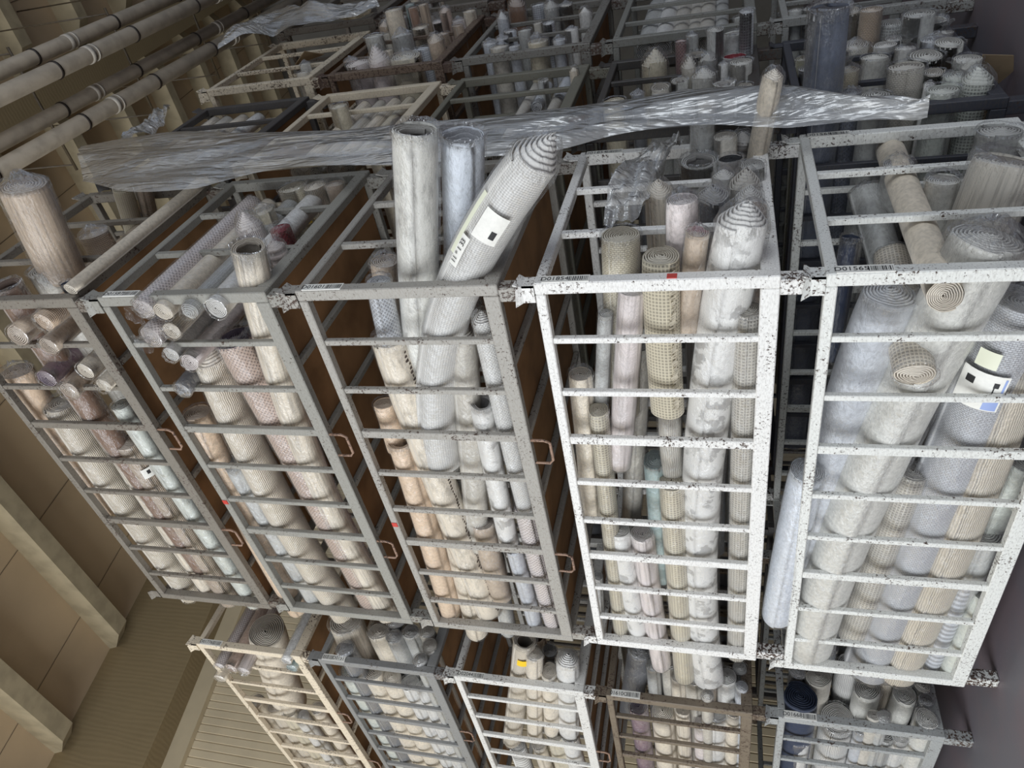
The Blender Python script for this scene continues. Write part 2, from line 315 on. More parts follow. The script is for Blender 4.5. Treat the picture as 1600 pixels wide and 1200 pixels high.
def cage(st, k, col, chip, label, tagtxt=None, handles=False, panel=True, **kw):
    ox, oy = STK[st]; z0 = 5-k
    c = (*lin(*col), chip); root = empty('stacking_cage', (ox, oy, z0)); tag(root, label, 'cage', 'stacked steel cages')
    Lc = kw.get('L', L)
    pw = .05
    for i, (x, y) in enumerate(((0, 0), (D, 0), (0, Lc), (D, Lc))):
        sx = 1 if x == 0 else -1; sy = 1 if y == 0 else -1
        link('post', box('post', pw, pw, H, STEEL), root, (x+sx*pw/2, y+sy*pw/2, .14+H/2), color=c)
        link('foot', box('foot', .062, .062, .142, STEEL), root, (x+sx*(.035), y+sy*(.05), .071), color=(*c[:3], min(1, chip+.3)))
        link('stacking_cup', FLARE, root, (x+sx*.035, y+sy*.05, 1.0), (0, 0, {(1, 1): 0, (-1, 1): pi/2, (-1, -1): pi, (1, -1): -pi/2}[(sx, sy)]), color=(*c[:3], min(1, chip+.15)))
    for z, hh in ((.14+.032, .064), (1-.02, .04)):
        for x in (.021, D-.021): link('side_rail', box('side_rail', .042, Lc-.1, hh, STEEL), root, (x, Lc/2, z), color=c)
        for y in (.021, Lc-.021): link('end_rail', box('end_rail', D-.1, .042, hh, STEEL), root, (D/2, y, z), color=c)
    for j in range(1, 9):
        t = .042 if j % 3 == 0 else .026
        for x in (.018, D-.018): link('bar', box('bar', .026, t, H-.1, STEEL, .003), root, (x, Lc*j/9, .2+(H-.1)/2), color=c)
    for x in (.4, .8):
        for y in (.018, Lc-.018): link('bar', box('bar', .03, .026, H-.1, STEEL, .003), root, (x, y, .2+(H-.1)/2), color=c)
    for j in range(1, 6): link('crossbar', box('crossbar', D-.09, .03, .03, STEEL, .003), root, (D/2, Lc*j/6, .157), color=c)
    if panel:
        pnl = link('floor_board', box('floor_board', D-.1, Lc-.1, .008, CARD, 0), root, (D/2, Lc/2, .178)); pnl['label'] = 'brown cardboard lining'
    if handles:
        for j in (3, 6): link('handle', HAND, root, (.012, Lc*j/9+.01, .15), color=(*lin(150, 120, 100), .5))
    if tagtxt: paint_tag(root, .025, -.0015, .88, tagtxt, kw.get('flip'), kw.get('codefirst'))
    if kw.get('back'): paint_tag(root, D-.025, -.0015, .88, tagtxt)
    for (y, z) in kw.get('red', ()):
        link('sticker', box('red_sticker', .003, .03, .03, REDP, 0), root, (-.002, y, z))
    if kw.get('redpost'): link('sticker', box('red_sticker', .03, .003, .035, REDP, 0), root, (.02, -.0015, .5))
    return root
cage(1, 1, (126, 120, 110), .34, 'rusty grey steel cage at the top of the front stack under the ceiling', handles=True)
cage(1, 2, (146, 144, 136), .24, 'grey steel cage tagged D01587, second below the ceiling in the front stack', 'D01587', True, red=((1.35, .98),))
cage(1, 3, (160, 156, 148), .3, 'rust-spotted grey steel cage tagged D01601 holding three rolls that jut far out', 'D01601', True, red=((1.45, .98),))
cage(1, 4, (228, 226, 221), .3, 'white chipped steel cage tagged D01854 with a red sticker on its post', 'D01854', back=True, redpost=True, panel=False)
cage(1, 5, (222, 222, 216), .32, 'white chipped steel cage tagged D01565 standing on the floor', 'D01565', back=True, panel=False, L=2.45)
cage(2, 1, (222, 208, 184), .3, 'cream steel cage tagged D01776 nearest the ribbed wall', 'D01776', True)
cage(2, 2, (134, 134, 132), .2, 'plain grey steel cage tagged D01511 in the farther front stack', 'D01511', True, codefirst=True)
cage(2, 3, (214, 212, 206), .25, 'white steel cage tagged D02044 in the middle of the farther front stack', 'D02044', True)
cage(2, 4, (116, 104, 88), .4, 'rusty brown steel cage with an upside-down tag D01910', 'D01910', flip=True)
cage(2, 5, (160, 162, 160), .35, 'grey steel cage tagged D01668 on the floor in the farther front stack', 'D01668', panel=False)
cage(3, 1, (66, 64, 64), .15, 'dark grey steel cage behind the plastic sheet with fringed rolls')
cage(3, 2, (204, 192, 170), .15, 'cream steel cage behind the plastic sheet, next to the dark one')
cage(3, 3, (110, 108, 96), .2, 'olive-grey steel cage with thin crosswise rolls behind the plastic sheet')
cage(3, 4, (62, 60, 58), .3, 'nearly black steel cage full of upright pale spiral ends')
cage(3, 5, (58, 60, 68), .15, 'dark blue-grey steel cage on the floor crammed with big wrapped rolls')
cage(4, 1, (206, 194, 172), .4, 'chipped cream steel cage high up beside the ceiling pipes')
cage(4, 2, (108, 92, 78), .5, 'rusty brown cage packed with pinkish and cream rolls')
cage(4, 3, (120, 118, 112), .35, 'grey cage holding blue-grey gridded rolls')
cage(4, 4, (126, 126, 120), .25, 'grey cage with a row of grey rolls lying crosswise')
cage(4, 5, (150, 150, 146), .3, 'far floor-level cage mostly hidden by the big wrapped rolls', panel=False)
cage(5, 1, (110, 104, 96), .4, 'far cage at the back under the ceiling, mostly hidden')
cage(5, 2, (110, 104, 96), .4, 'far cage at the back second below the ceiling, mostly hidden')

cage(6, 3, (90, 84, 78), .3, 'dark filler cage added behind the gap, third below the ceiling')  # dummy stack added to keep the gap dark against the lit wall
cage(6, 4, (96, 94, 90), .3, 'dark filler cage added behind the gap, one above the floor cage')
cage(6, 5, (100, 98, 96), .3, 'dark filler floor cage added behind the gap between front stacks', panel=False)
# ---------------------------------------------------------------- carpet rolls
def frames(P):
    out = []
    for i, p in enumerate(P):
        t = (P[min(i+1, len(P)-1)]-P[max(i-1, 0)]).normalized()
        a = t.cross(Vector((0, 0, 1)));
        if a.length < .1: a = t.cross(Vector((0, 1, 0)))
        a.normalize(); b = t.cross(a); out.append((p, t, a, b))
    return out
def nz(x, y, z): return noise.noise(Vector((x, y, z)))
def curve_pts(pts, n, rnd, r):
    P = [Vector(p) for p in pts]
    if len(P) == 2:
        s = Vector((rnd.uniform(-1, 1), rnd.uniform(-1, 1), rnd.uniform(-1, 1)))*r*.08
        return [P[0].lerp(P[1], i/n)+s*sin(pi*i/n) for i in range(n+1)]
    a, b, c = P; l1 = (b-a).length; l2 = (c-b).length; tm = l1/(l1+l2)
    ctrl = (b-a*(1-tm)**2-c*tm**2)/(2*tm*(1-tm))
    return [a*(1-t)**2+ctrl*2*t*(1-t)+c*t*t for t in [i/n for i in range(n+1)]]
def rug_roll(spec, idx):
    cg, mode, pts, r, tex, col, end, wrap, label, extra = spec
    rnd = random.Random(idx*7+3); st = int(cg[0])
    far = st >= 3; na = 20 if far else 28; nl = 8 if far else 18
    length = sum((Vector(pts[i+1])-Vector(pts[i])).length for i in range(len(pts)-1))
    P = curve_pts(pts, nl, rnd, r); FR = frames(P); o0 = P[0].copy()
    ph = rnd.uniform(0, 6.28); ov = rnd.uniform(.02, .07); tri = rnd.uniform(0, .03); sd = rnd.uniform(0, 99)
    th0 = rnd.choice((rnd.uniform(2.2, 4.2), rnd.uniform(0, 6.28)))
    pitch = max(.0065, min(.013, r*rnd.uniform(.095, .13))) if st < 3 else max(.009, r*.15)
    if end == 'funnel': pitch = r*.115
    def R(th, s, k=1.0):
        return r*k*(1+ov*cos(2*(th-ph))+tri*cos(3*(th+ph))+.045*nz(cos(th)*1.4+sd, sin(th)*1.4, s*2.2)+.02*nz(cos(th)*3, sin(th)*3+sd, s*9))
    V, F, FM, UV = [], [], [], []
    # body with an outer flap seam
    for i, (p, t, a, b) in enumerate(FR):
        s = length*i/nl
        endtaper = 1-.05*math.exp(-s/.03)
        for j in range(na+1):
            th = th0+2*pi*j/na; rr = R(th, s, endtaper)-pitch*.75*(j/na)
            q = p+(a*cos(th)+b*sin(th))*rr-o0; V.append(q[:]); UV.append((j/na*2*pi*r, s))
    for i in range(nl):
        for j in range(na): F.append((i*(na+1)+j, (i+1)*(na+1)+j, (i+1)*(na+1)+j+1, i*(na+1)+j+1)); FM.append(0)
        F.append((i*(na+1)+na, (i+1)*(na+1)+na, (i+1)*(na+1), i*(na+1))); FM.append(2)
    # spiral end
    p, t, a, b = FR[0]; turns = max(2.5, r*.93/pitch-.4) if end not in ('tube',) else 2.6
    sp = 16 if far else 22
    if end == 'cone': hc = r*rnd.uniform(.7, 1.5)
    elif end in ('funnel',): hc = -r*1.5
    elif end == 'cup': hc = -r*.6
    elif end == 'tube': hc = -r*.3
    else: hc = r*rnd.uniform(-.1, .25)
    tilt = rnd.uniform(-.25, .25)
    ns = int(turns*sp); base = len(V); gd = pitch*.7+abs(hc)/max(turns, 1)*1.2
    cx, cy = rnd.uniform(-.12, .12)*r, rnd.uniform(-.12, .12)*r
    for i in range(ns+1):
        tt = i/sp; th = th0+2*pi*tt; rr = max(R(th, 0, .955)-pitch*tt-pitch*.0, .0015)
        f = 1-rr/r; hh = hc*(f if end != 'cone' else max(f, 0)**.8)+tilt*r*cos(th)*(rr/r)*.6+.004*nz(th*2, sd, 1)
        ri = max(rr-pitch*.80, .0008); rm = (rr+ri)/2
        off = (a*cx+b*cy)*f
        for (q, z) in ((rr, hh-gd), (rr-pitch*.06, hh), (rm, hh+pitch*.10), (ri+pitch*.06, hh), (ri, hh-gd)):
            V.append((p+off+(a*cos(th)+b*sin(th))*q-t*z-o0)[:]); UV.append((th*rr, z))
    em = 1
    for i in range(ns):
        for k, mt in ((0, 2), (1, 2), (2, em), (3, em)):
            q = base+i*5+k; F.append((q, q+1, q+6, q+5)); FM.append(mt)
    # skirt joins the outer wall with the raised or sunken first turn
    b0 = len(V)
    for j in range(na+1):
        th = th0+2*pi*j/na; tt = j/na; rr = R(th, 0, .955)-pitch*tt; f = 1-rr/r; hh = hc*(f if end != 'cone' else max(f, 0)**.8)+tilt*r*cos(th)*(rr/r)*.6
        V.append((p+(a*cos(th)+b*sin(th))*(rr+.0008)-t*hh-o0)[:]); UV.append((j/na*2*pi*r, -hh))
    for j in range(na): F.append((j, j+1, b0+j+1, b0+j)); FM.append(0)
    if end == 'tube':                                             # inner wall of a hollow tube
        b1 = len(V); rin = r*.955-pitch*3.0
        for s, k in ((0, 1), (.12, .97), (.3, .9)):
            fr = FR[min(int(s/length*nl), nl)]
            for j in range(na): th = 2*pi*j/na; V.append((p+t*(s+r*.2)+(a*cos(th)+b*sin(th))*rin*k*(R(th, s)/r)-o0)[:]); UV.append((th*r, s))
        for i in range(2):
            for j in range(na): F.append((b1+i*na+j, b1+i*na+(j+1) % na, b1+(i+1)*na+(j+1) % na, b1+(i+1)*na+j)); FM.append(1)
        F.append(tuple(b1+2*na+j for j in range(na))); FM.append(1)
    # far end: rounded closing disc
    p2, t2, a2, b2 = FR[-1]; c0 = nl*(na+1); prev = c0
    for k, (kr, kz) in enumerate(((.8, .02), (.5, .03), (.15, .015))):
        b1 = len(V)
        for j in range(na+1):
            th = th0+2*pi*j/na; V.append((p2+t2*kz*r*4+(a2*cos(th)+b2*sin(th))*R(th, length)*kr-o0)[:]); UV.append((th*r, length+kz))
        for j in range(na): F.append((prev+j, b1+j, b1+j+1, prev+j+1)); FM.append(1)
        prev = b1
    F.append(tuple(prev+j for j in range(na))); FM.append(1)
    edge = EDGE; kcol = lin(*PAL[col])
    if col == 'K': edge = BLACK_E
    if extra == 'purpleend': edge = PURP_E
    if extra == 'pinkend': edge = PINK_E
    j_ = rnd.uniform(.93, 1.05); bodycol = tuple(min(.85, x*j_) for x in kcol)
    back = BACK
    if col in ('K', 'R', 'N', 'PU') or extra in ('purpleend',):
        if col == 'R': edge = RED_E
        if col == 'N': edge = NAVY_E
        if col == 'K': back = BLACK_E if end == 'flat' else BACK
        if col == 'N' or col == 'R': back = edge
        if extra == 'purpleend': back = edge
        if cg in ('14', '34') and col in ('K', 'R'): bodycol = lin(176, 172, 168)
        if extra != 'purpleend' and col == 'PU': edge = PURP_E
    me = mesh('rug_roll', V, F, (RUG[tex], edge, back), FM, UV)
    root = link('carpet_roll', me, None, o0[:], color=(*bodycol, 1))
    tag(root, label, 'carpet roll', 'rolls in the '+GRP.get(cg, 'far cages'))
    # clear wrap
    if wrap:
        V, F = [], []; nf = na-4; nlf = max(6, nl-2)
        P2 = curve_pts(pts, nlf, random.Random(idx*7+3), r); FR2 = frames(P2)
        rings = []
        p, t, a, b = FR2[0]
        if end in ('wrap', 'tuft'):
            hc_ = r*rnd.uniform(.25, .5)
            prof = [(.16, hc_+.25*r), (.5, hc_), (.85, hc_*.55), (1.03, .1*r)] if end == 'wrap' else [(.9, r*1.15), (.55, r*.95), (.2, r*.55), (.5, r*.35), (.95, r*.2), (1.05, .0)]
            rings = [(p, t, a, b, kr, kz, .16 if kr < 1 else .05) for kr, kz in prof]
        elif end in ('cone',): rings = [(p, t, a, b, kr, kz, .05) for kr, kz in ((.3, hc*.85+.02), (.62, hc*.55+.02), (.9, hc*.25+.015), (1.03, .0))]
        elif end in ('funnel', 'tube'): rings = [(p, t, a, b, .93, -.04, .03), (p, t, a, b, 1.02, r*.1+.008, .04), (p, t, a, b, 1.04, 0, .03)]
        elif st >= 3 or rnd.random() < .45: rings = [(p, t, a, b, .93, hc*.1+.004, .04), (p, t, a, b, 1.03, .004+r*.08, .05), (p, t, a, b, 1.04, 0, .03)]
        else: rings = [(p, t, a, b, .55, max(hc, 0)*.6+.012+r*.1, .08), (p, t, a, b, .9, max(hc, 0)*.4+.012+r*.16, .07), (p, t, a, b, 1.05, 0, .03)]
        for i, (p, t, a, b) in enumerate(FR2): rings.append((p+t*(.012 if i == 0 else 0), t, a, b, 1.025, 0, .014))
        p, t, a, b = FR2[-1]; g = r*rnd.uniform(.5, 1.0)
        rings += [(p+t*g*.25, t, a, b, .9, 0, .08), (p+t*g*.6, t, a, b, .45, 0, .15), (p+t*g*.8, t, a, b, .12, 0, .05)]
        cum = 0
        for i, (p, t, a, b, k, hz, amp) in enumerate(rings):
            s = (p-P2[0]).length
            for j in range(nf):
                th = 2*pi*j/nf+ (.15 if i % 2 else 0)
                rr = R(th, s)*k*(1+amp*nz(th*2.2+sd, i*.9, sd)*1.6+rnd.uniform(-amp, amp)*.35)+.0015
                z = hz+(rnd.uniform(-1, 1)*amp*r*.9 if hz else 0)
                V.append((p+(a*cos(th)+b*sin(th))*rr-t*z-o0)[:])
        for i in range(len(rings)-1):
            for j in range(nf): F.append((i*nf+j, (i+1)*nf+j, (i+1)*nf+(j+1) % nf, i*nf+(j+1) % nf))
        nr = len(rings)
        capn = {'wrap': 4, 'tuft': 6, 'cone': 4}.get(end, 3)
        fm = [1 if (f // nf) < capn or (f // nf) >= nr-4 else 0 for f in range(len(F))]
        if end == 'wrap': F.append(tuple(range(nf))); fm.append(1)
        F.append(tuple((nr-1)*nf+j for j in range(nf))); fm.append(1)
        f_ = link('plastic_wrap', mesh('plastic_wrap', V, F, (FILM, FILMCAP), fm), root); f_['label'] = 'clear crinkled plastic film'
    # stickers, fringes
    def patch(name, mats, s0, s1, tha, thb, k=1.07, mat_i=None, txt=None):
        V, F, UVs = [], [], []; n1, n2 = 5, 6
        for i in range(n1+1):
            s = s0+(s1-s0)*i/n1; fi = s/length*nl; i0 = min(int(fi), nl-1); q = P[i0].lerp(P[i0+1], fi-i0); _, t, a, b = FR[i0]
            for j in range(n2+1):
                th = tha+(thb-tha)*j/n2; V.append((q+(a*cos(th)+b*sin(th))*r*k*1.03-o0)[:])
        for i in range(n1):
            for j in range(n2): q = i*(n2+1)+j; F.append((q, q+1, q+n2+2, q+n2+1))
        return link(name, mesh(name, V, F, mats), root)
    def facing(s):
        fi = min(int(s/length*nl), nl-1); _, t, a, b = FR[fi]; v = (Vector(CAM_POS)-P[fi]).normalized(); return math.atan2(v.dot(b), v.dot(a))
    if extra in ('yellow', 'whitelabel'):
        s = .12 if extra == 'yellow' else .16; th = facing(s); e = patch('sticker', (YEL if extra == 'yellow' else PAPER,), s, s+r*.9, th-.4, th+.4)
        if extra == 'whitelabel': patch('label_print', (INK,), s+r*.2, s+r*.55, th-.18, th+.05, 1.075)
    if extra == 'stickers':
        th = facing(.25)
        patch('paper_label', (PAPER,), .17, .30, th-.55, th+.35); patch('label_print', (YGP,), .14, .42, th+.62, th+.8); patch('label_barcode', (INK,), .24, .275, th-.4, th-.2, 1.075)
        patch('size_label', (PAPER,), .32, .46, th+.28, th+.62)
        fi = .39/length*nl; i0 = int(fi); q = P[i0].lerp(P[i0+1], fi-i0); _, t, a, b = FR[i0]; tm = th+.45
        n_ = (a*cos(tm)+b*sin(tm)).normalized(); yy = t.cross(n_)
        cu = text_mesh('size_text', '11 * 1 33', .03)
        M = Matrix((-t, n_.cross(-t), n_)).transposed().to_4x4(); M.translation = q+n_*r*1.14-o0
        tx = link('size_text', cu, root); tx.matrix_local = M
    if extra == 'biglabel':
        th = facing(.3)
        patch('paper_label', (PAPER,), .24, .40, th-.55, th+.75); patch('label_print', (BLUEP,), .345, .395, th-.5, th-.12, 1.075); patch('label_print', (BLUEP,), .25, .34, th-.5, th-.44, 1.075)
        patch('label_barcode', (INK,), .27, .30, th+.3, th+.55, 1.075); patch('label_symbol', (INK,), .27, .292, th-.34, th-.2, 1.075); patch('label_symbol', (INK,), .292, .325, th-.25, th-.215, 1.075); patch('label_print', (YGP,), .15, .22, th-.1, th+.5)
    if extra in ('fringe', 'darkfringe'):
        V, F = [], []; th = facing(.3)-.75 if extra == 'fringe' else facing(.6)-.55
        nn = 70 if extra == 'fringe' else 90
        for i in range(nn):
            s = .03+(length-.08)*i/nn; fi = s/length*nl; i0 = min(int(fi), nl-1); q = P[i0].lerp(P[i0+1], fi-i0); _, t, a, b = FR[i0]
            th_ = th+rnd.uniform(-.05, .05); w0 = rnd.uniform(.008, .014); ln = rnd.uniform(.4, 1)*(.42 if extra == 'fringe' else .2)
            k0 = len(V)
            for (ss, tt, kk) in ((0, 0, 1.04), (w0, 0, 1.04), (w0*.8, ln, 1.12), (w0*.2, ln, 1.12), (0, 0, 1.09), (w0, 0, 1.09), (w0*.8, ln, 1.16), (w0*.2, ln, 1.16)):
                V.append((q+t*ss+(a*cos(th_+tt)+b*sin(th_+tt))*r*kk-o0)[:])
            F += [(k0, k0+1, k0+2, k0+3), (k0+7, k0+6, k0+5, k0+4), (k0, k0+4, k0+5, k0+1), (k0+3, k0+2, k0+6, k0+7), (k0+1, k0+5, k0+6, k0+2), (k0, k0+3, k0+7, k0+4)]
        fo = link('fringe', mesh('fringe', V, F, (simple('fringe_yarn_'+extra, lin(214, 204, 182) if extra == 'fringe' else lin(92, 80, 72), .9),), sm=False), root)
        fo['label'] = 'ragged cream fringe' if extra == 'fringe' else 'dark dotted fringe'
    return root
GRP = {'11': 'topmost front cage', '12': 'cage D01587', '13': 'cage D01601', '14': 'cage D01854', '15': 'cage D01565', '21': 'cage D01776', '22': 'cage D01511', '23': 'cage D02044', '24': 'cage D01910', '25': 'cage D01668',
 '31': 'dark cage behind the plastic', '32': 'cream cage behind the plastic', '33': 'olive-grey cage', '34': 'black cage', '35': 'dark floor cage'}
ROLLS = [
["14","A",[[0.132,-0.13,1.265],[0.132,0.65,1.368],[0.132,2.867,1.388]],0.0898,"damask","W","cone",1,"fat white damask rug roll with a tall cone end in the white cage tagged D01854",""],
["14","A",[[0.096,0.199,1.234],[0.096,2.519,1.233]],0.0538,"grid","GB","flat",1,"grey-beige meshed rug roll with a dark hollow end in the white cage tagged D01854",""],
["14","A",[[0.12,-0.026,1.545],[0.12,0.714,1.549]],0.0692,"grid","BE","flat",0,"short thick beige basket-weave rug roll with ragged fringe in the white cage tagged D01854","fringe"],
["14","A",[[0.13,0.118,1.659],[0.13,1.061,1.783]],0.0556,"streak","WP","wrap",1,"pinkish white wrapped rug roll with a rounded end in the white cage tagged D01854",""],
["14","A",[[0.26,-0.046,1.701],[0.26,0.843,1.756]],0.0752,"knit","BE","flat",1,"knobbly knitted beige rug roll with a flat round end in the white cage tagged D01854",""],
["14","A",[[0.17,0.25,1.773],[0.17,0.727,1.834]],0.0356,"plain","G","flat",1,"thin plastic wrapped grey rug roll with a small spiral end in white cage tagged D01854",""],
["14","A",[[0.16,0.553,1.909],[0.16,1.449,1.953]],0.0547,"plain","C","flat",1,"pale cream rug roll with a neat spiral, nearest the ceiling side, white cage tagged D01854",""],
["14","A",[[0.092,0.696,1.84],[0.092,2.371,1.873]],0.0495,"grid","BE","flat",1,"slim beige grid-weave rug roll with a spiral end in the white cage tagged D01854",""],
["14","A",[[0.17,0.759,1.545],[0.17,1.144,1.542]],0.0553,"wave","GB","cup",1,"short cream rug roll with wavy grey bands in the white cage tagged D01854",""],
["14","A",[[0.18,1.078,1.624],[0.18,1.966,1.631]],0.0593,"plain","BG","flat",1,"blue-green rug roll with a scalloped end along the bars of the white cage tagged D01854",""],
["14","A",[[0.106,1.141,1.547],[0.106,2.824,1.532]],0.0645,"grid","BE","flat",1,"beige rug roll with a crumpled plastic collar in the white cage tagged D01854",""],
["14","A",[[0.103,1.506,1.816],[0.103,2.463,1.775]],0.0606,"damask","W","flat",1,"short white rug roll printed with a faint pattern in the white cage tagged D01854",""],
["14","A",[[0.105,1.518,1.7],[0.105,2.713,1.659]],0.0634,"streak","WP","flat",1,"short pinkish white rug roll with a tilted spiral end in the white cage tagged D01854",""],
["14","A",[[0.3,0.51,1.667],[0.3,1.798,1.798]],0.0521,"plain","GB","wrap",1,"plain grey-white rug roll lying behind the pinkish one in the white cage tagged D01854",""],
["14","A",[[0.2,2.04,1.984],[0.2,2.588,2.018]],0.0323,"plain","W","flat",1,"very thin white rug roll low down by the bars in the white cage tagged D01854",""],
["14","A",[[0.14,-0.105,1.415],[0.14,0.33,1.464]],0.0427,"plain","T","wrap",1,"slim fawn rug roll with a dark pink end in the white cage tagged D01854","pinkend"],
["14","A",[[0.25,-0.177,1.472],[0.25,0.409,1.496]],0.0596,"plain","WP","wrap",1,"pale pink film wrapped rug roll leaning out of the cage in white cage tagged D01854",""],
["14","B",[[0.641,-0.02,1.584],[0.641,2.2,1.584]],0.0638,"streak","C","cone",1,"cream rug roll with a stepped cone end in white cage tagged D01854",""],
["14","B",[[0.58,-0.02,1.366],[0.58,2.2,1.366]],0.0693,"plain","DG","cone",1,"dark grey rug roll under crumpled plastic at the mouth of the white cage tagged D01854",""],
["14","B",[[0.949,-0.02,1.432],[0.949,2.2,1.432]],0.0818,"streak","G","tube",1,"wide open grey rug tube standing out above its neighbours in white cage tagged D01854",""],
["14","B",[[0.736,-0.03,1.329],[0.736,2.2,1.329]],0.0457,"plain","W","cone",1,"small white rug roll with a pointed spiral in white cage tagged D01854",""],
["14","B",[[0.775,-0.06,1.212],[0.775,2.2,1.212]],0.0511,"plain","G","flat",1,"thin grey rug roll with an oval end beside the white rail, white cage tagged D01854",""],
["14","B",[[0.666,-0.02,1.245],[0.666,2.2,1.245]],0.0656,"streak","GB","cone",1,"grey-beige rug roll with wide loose spiral at the mouth of the white cage tagged D01854",""],
["14","B",[[0.545,-0.02,1.231],[0.545,2.2,1.231]],0.06,"plain","W","cone",1,"white rug roll with a low cone end in white cage tagged D01854",""],
["14","B",[[0.316,-0.09,1.228],[0.316,2.2,1.228]],0.0555,"plain","T","flat",1,"tan edged rug roll with frayed round end in white cage tagged D01854",""],
["14","B",[[0.947,-0.02,1.3],[0.947,2.2,1.3]],0.0532,"plain","K","flat",1,"rug roll with a solid black end at the mouth of the white cage tagged D01854",""],
["14","B",[[1.119,-0.03,1.246],[1.119,2.2,1.246]],0.0498,"stripe","K","cone",1,"rug roll with a black and white striped cone end in white cage tagged D01854",""],
["14","B",[[1.094,-0.14,1.418],[1.094,2.2,1.418]],0.058,"plain","G","tube",1,"open grey plastic sleeve tube behind the black rolls in white cage tagged D01854",""],
["14","B",[[1.05,-0.08,1.32],[1.05,2.2,1.32]],0.0529,"plain","GB","flat",1,"grey round rug roll in a plastic sleeve in white cage tagged D01854",""],
["14","A",[[1.06,-0.307,1.132],[1.04,0.283,1.218]],0.0453,"plain","C","cone",1,"cream film wrapped rug roll leaning over the hanging sheet in the white cage tagged D01854",""],
["15","A",[[0.2,0.21,0.753],[0.2,0.601,0.815],[0.2,2.117,0.887]],0.101,"plain","BL","wrap",1,"silvery blue rug roll with a bunched plastic collar in the white cage tagged D01565",""],
["15","A",[[0.17,-0.006,0.489],[0.145,0.751,0.666],[0.12,2.41,0.868]],0.1214,"plain","WG","wrap",1,"very long, widest cream rug roll tied in plastic in the white cage tagged D01565",""],
["15","A",[[0.155,0.225,0.345],[0.155,0.891,0.415],[0.155,2.599,0.557]],0.113,"knit","BW","wrap",1,"blue-grey ribbed rug roll carrying a printed paper label in the white cage tagged D01565","biglabel"],
["15","A",[[0.15,1.062,0.564],[0.15,2.308,0.659]],0.0723,"grid","GB","wrap",1,"slender grey-beige checked rug roll wedged between two thick rolls in the white cage tagged D01565",""],
["15","A",[[0.133,0.455,0.298],[0.121,1.168,0.324],[0.11,2.566,0.407]],0.0909,"wave","C","flat",1,"cream rug roll with raised wavy ribs along it in the white cage tagged D01565",""],
["15","A",[[0.2,1.031,0.139],[0.2,1.814,0.262]],0.088,"plain","PG","wrap",1,"pale mint green rug roll beside the floor-side rail in the white cage tagged D01565",""],
["15","A",[[0.14,1.415,0.216],[0.14,1.878,0.236]],0.075,"plain","G","wrap",1,"short grey-green rug roll in loose plastic near the floor in the white cage tagged D01565",""],
["15","A",[[0.1,1.7,0.257],[0.1,2.495,0.28]],0.0437,"stripe","BL","flat",1,"thin blue and grey striped rug roll along the bars of the white cage tagged D01565",""],
["15","A",[[0.098,1.781,0.16],[0.098,2.496,0.191]],0.0557,"plain","PG","flat",1,"thin pale green wrapped rug roll nearest the floor rail in the white cage tagged D01565",""],
["15","A",[[0.01,0.101,0.631],[1.19,0.1,0.616]],0.0625,"plain","C","flat",0,"smooth unwrapped cream rug roll slanting across, white spiral out in the white cage tagged D01565",""],
["15","A",[[0.0,0.422,0.671],[0.62,0.305,0.665]],0.07,"grid","C","flat",1,"cream gauze covered rug roll with a cloudy white end in the white cage tagged D01565",""],
["15","A",[[1.0,0.202,0.73],[0.5,0.603,0.595]],0.0729,"plain","G","wrap",1,"shadowed dark grey rug roll slanting at the cage mouth in the white cage tagged D01565",""],
["15","A",[[0.62,0.215,0.83],[0.5,0.737,0.866]],0.044,"streak","N","tube",1,"thin navy blue rug roll standing at the inner side in the white cage tagged D01565",""],
["15","A",[[0.1,1.03,0.974],[0.06,2.06,1.051]],0.0764,"plain","WB","wrap",1,"blue-white rug roll squeezed out between two stacked cages in the white cage tagged D01565",""],
["15","A",[[0.6,-0.079,0.353],[0.5,0.738,0.514]],0.115,"streak","GB","flat",1,"huge grey-beige rug roll slanting across the cage mouth in the white cage tagged D01565",""],
["15","B",[[1.013,-0.02,0.258],[1.013,2.2,0.258]],0.0876,"plain","G","flat",1,"wide grey rug roll with a fine flat spiral in white cage tagged D01565",""],
["15","B",[[0.691,0.02,0.516],[0.691,2.2,0.516]],0.0649,"plain","WG","flat",1,"rounded white rug roll behind the slanting ones in white cage tagged D01565",""],
["15","B",[[0.932,0.05,0.63],[0.932,2.2,0.63]],0.0633,"plain","G","wrap",1,"grey wrapped rug roll deep inside the cage mouth in the white cage tagged D01565",""],
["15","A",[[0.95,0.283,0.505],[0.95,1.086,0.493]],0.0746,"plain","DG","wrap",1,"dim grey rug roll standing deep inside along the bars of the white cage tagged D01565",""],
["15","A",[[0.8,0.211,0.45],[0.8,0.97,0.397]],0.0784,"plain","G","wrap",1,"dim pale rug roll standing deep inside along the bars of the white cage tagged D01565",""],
["13","A",[[0.2,-0.535,2.391],[0.2,1.073,2.762]],0.087,"distress","WG","tube",1,"tall faded grey rug tube, open topped, standing furthest out in the grey cage tagged D01601",""],
["13","A",[[0.36,-0.444,2.273],[0.36,0.623,2.493]],0.0869,"crink","WB","funnel",1,"tall blue-white rug roll with a sunken spiral in the grey cage tagged D01601",""],
["13","A",[[0.13,-0.403,1.968],[0.13,0.243,2.43],[0.13,1.089,2.657]],0.0996,"mesh","W","cone",1,"long white ribbed rug roll leaning out, with stickers in the grey cage tagged D01601","stickers"],
["13","A",[[0.12,0.04,2.683],[0.12,0.67,2.746]],0.0524,"net","BL","flat",1,"light blue net-covered rug roll along the bars of the grey cage tagged D01601",""],
["13","A",[[0.32,0.059,2.739],[0.32,0.591,2.818]],0.0693,"plain","T","wrap",1,"smooth tan rug roll with a tapered plastic top in the grey cage tagged D01601",""],
["13","A",[[0.42,0.191,2.738],[0.42,0.834,2.827]],0.0495,"net","BR","flat",1,"brown netted rug roll along the bars of the grey cage tagged D01601",""],
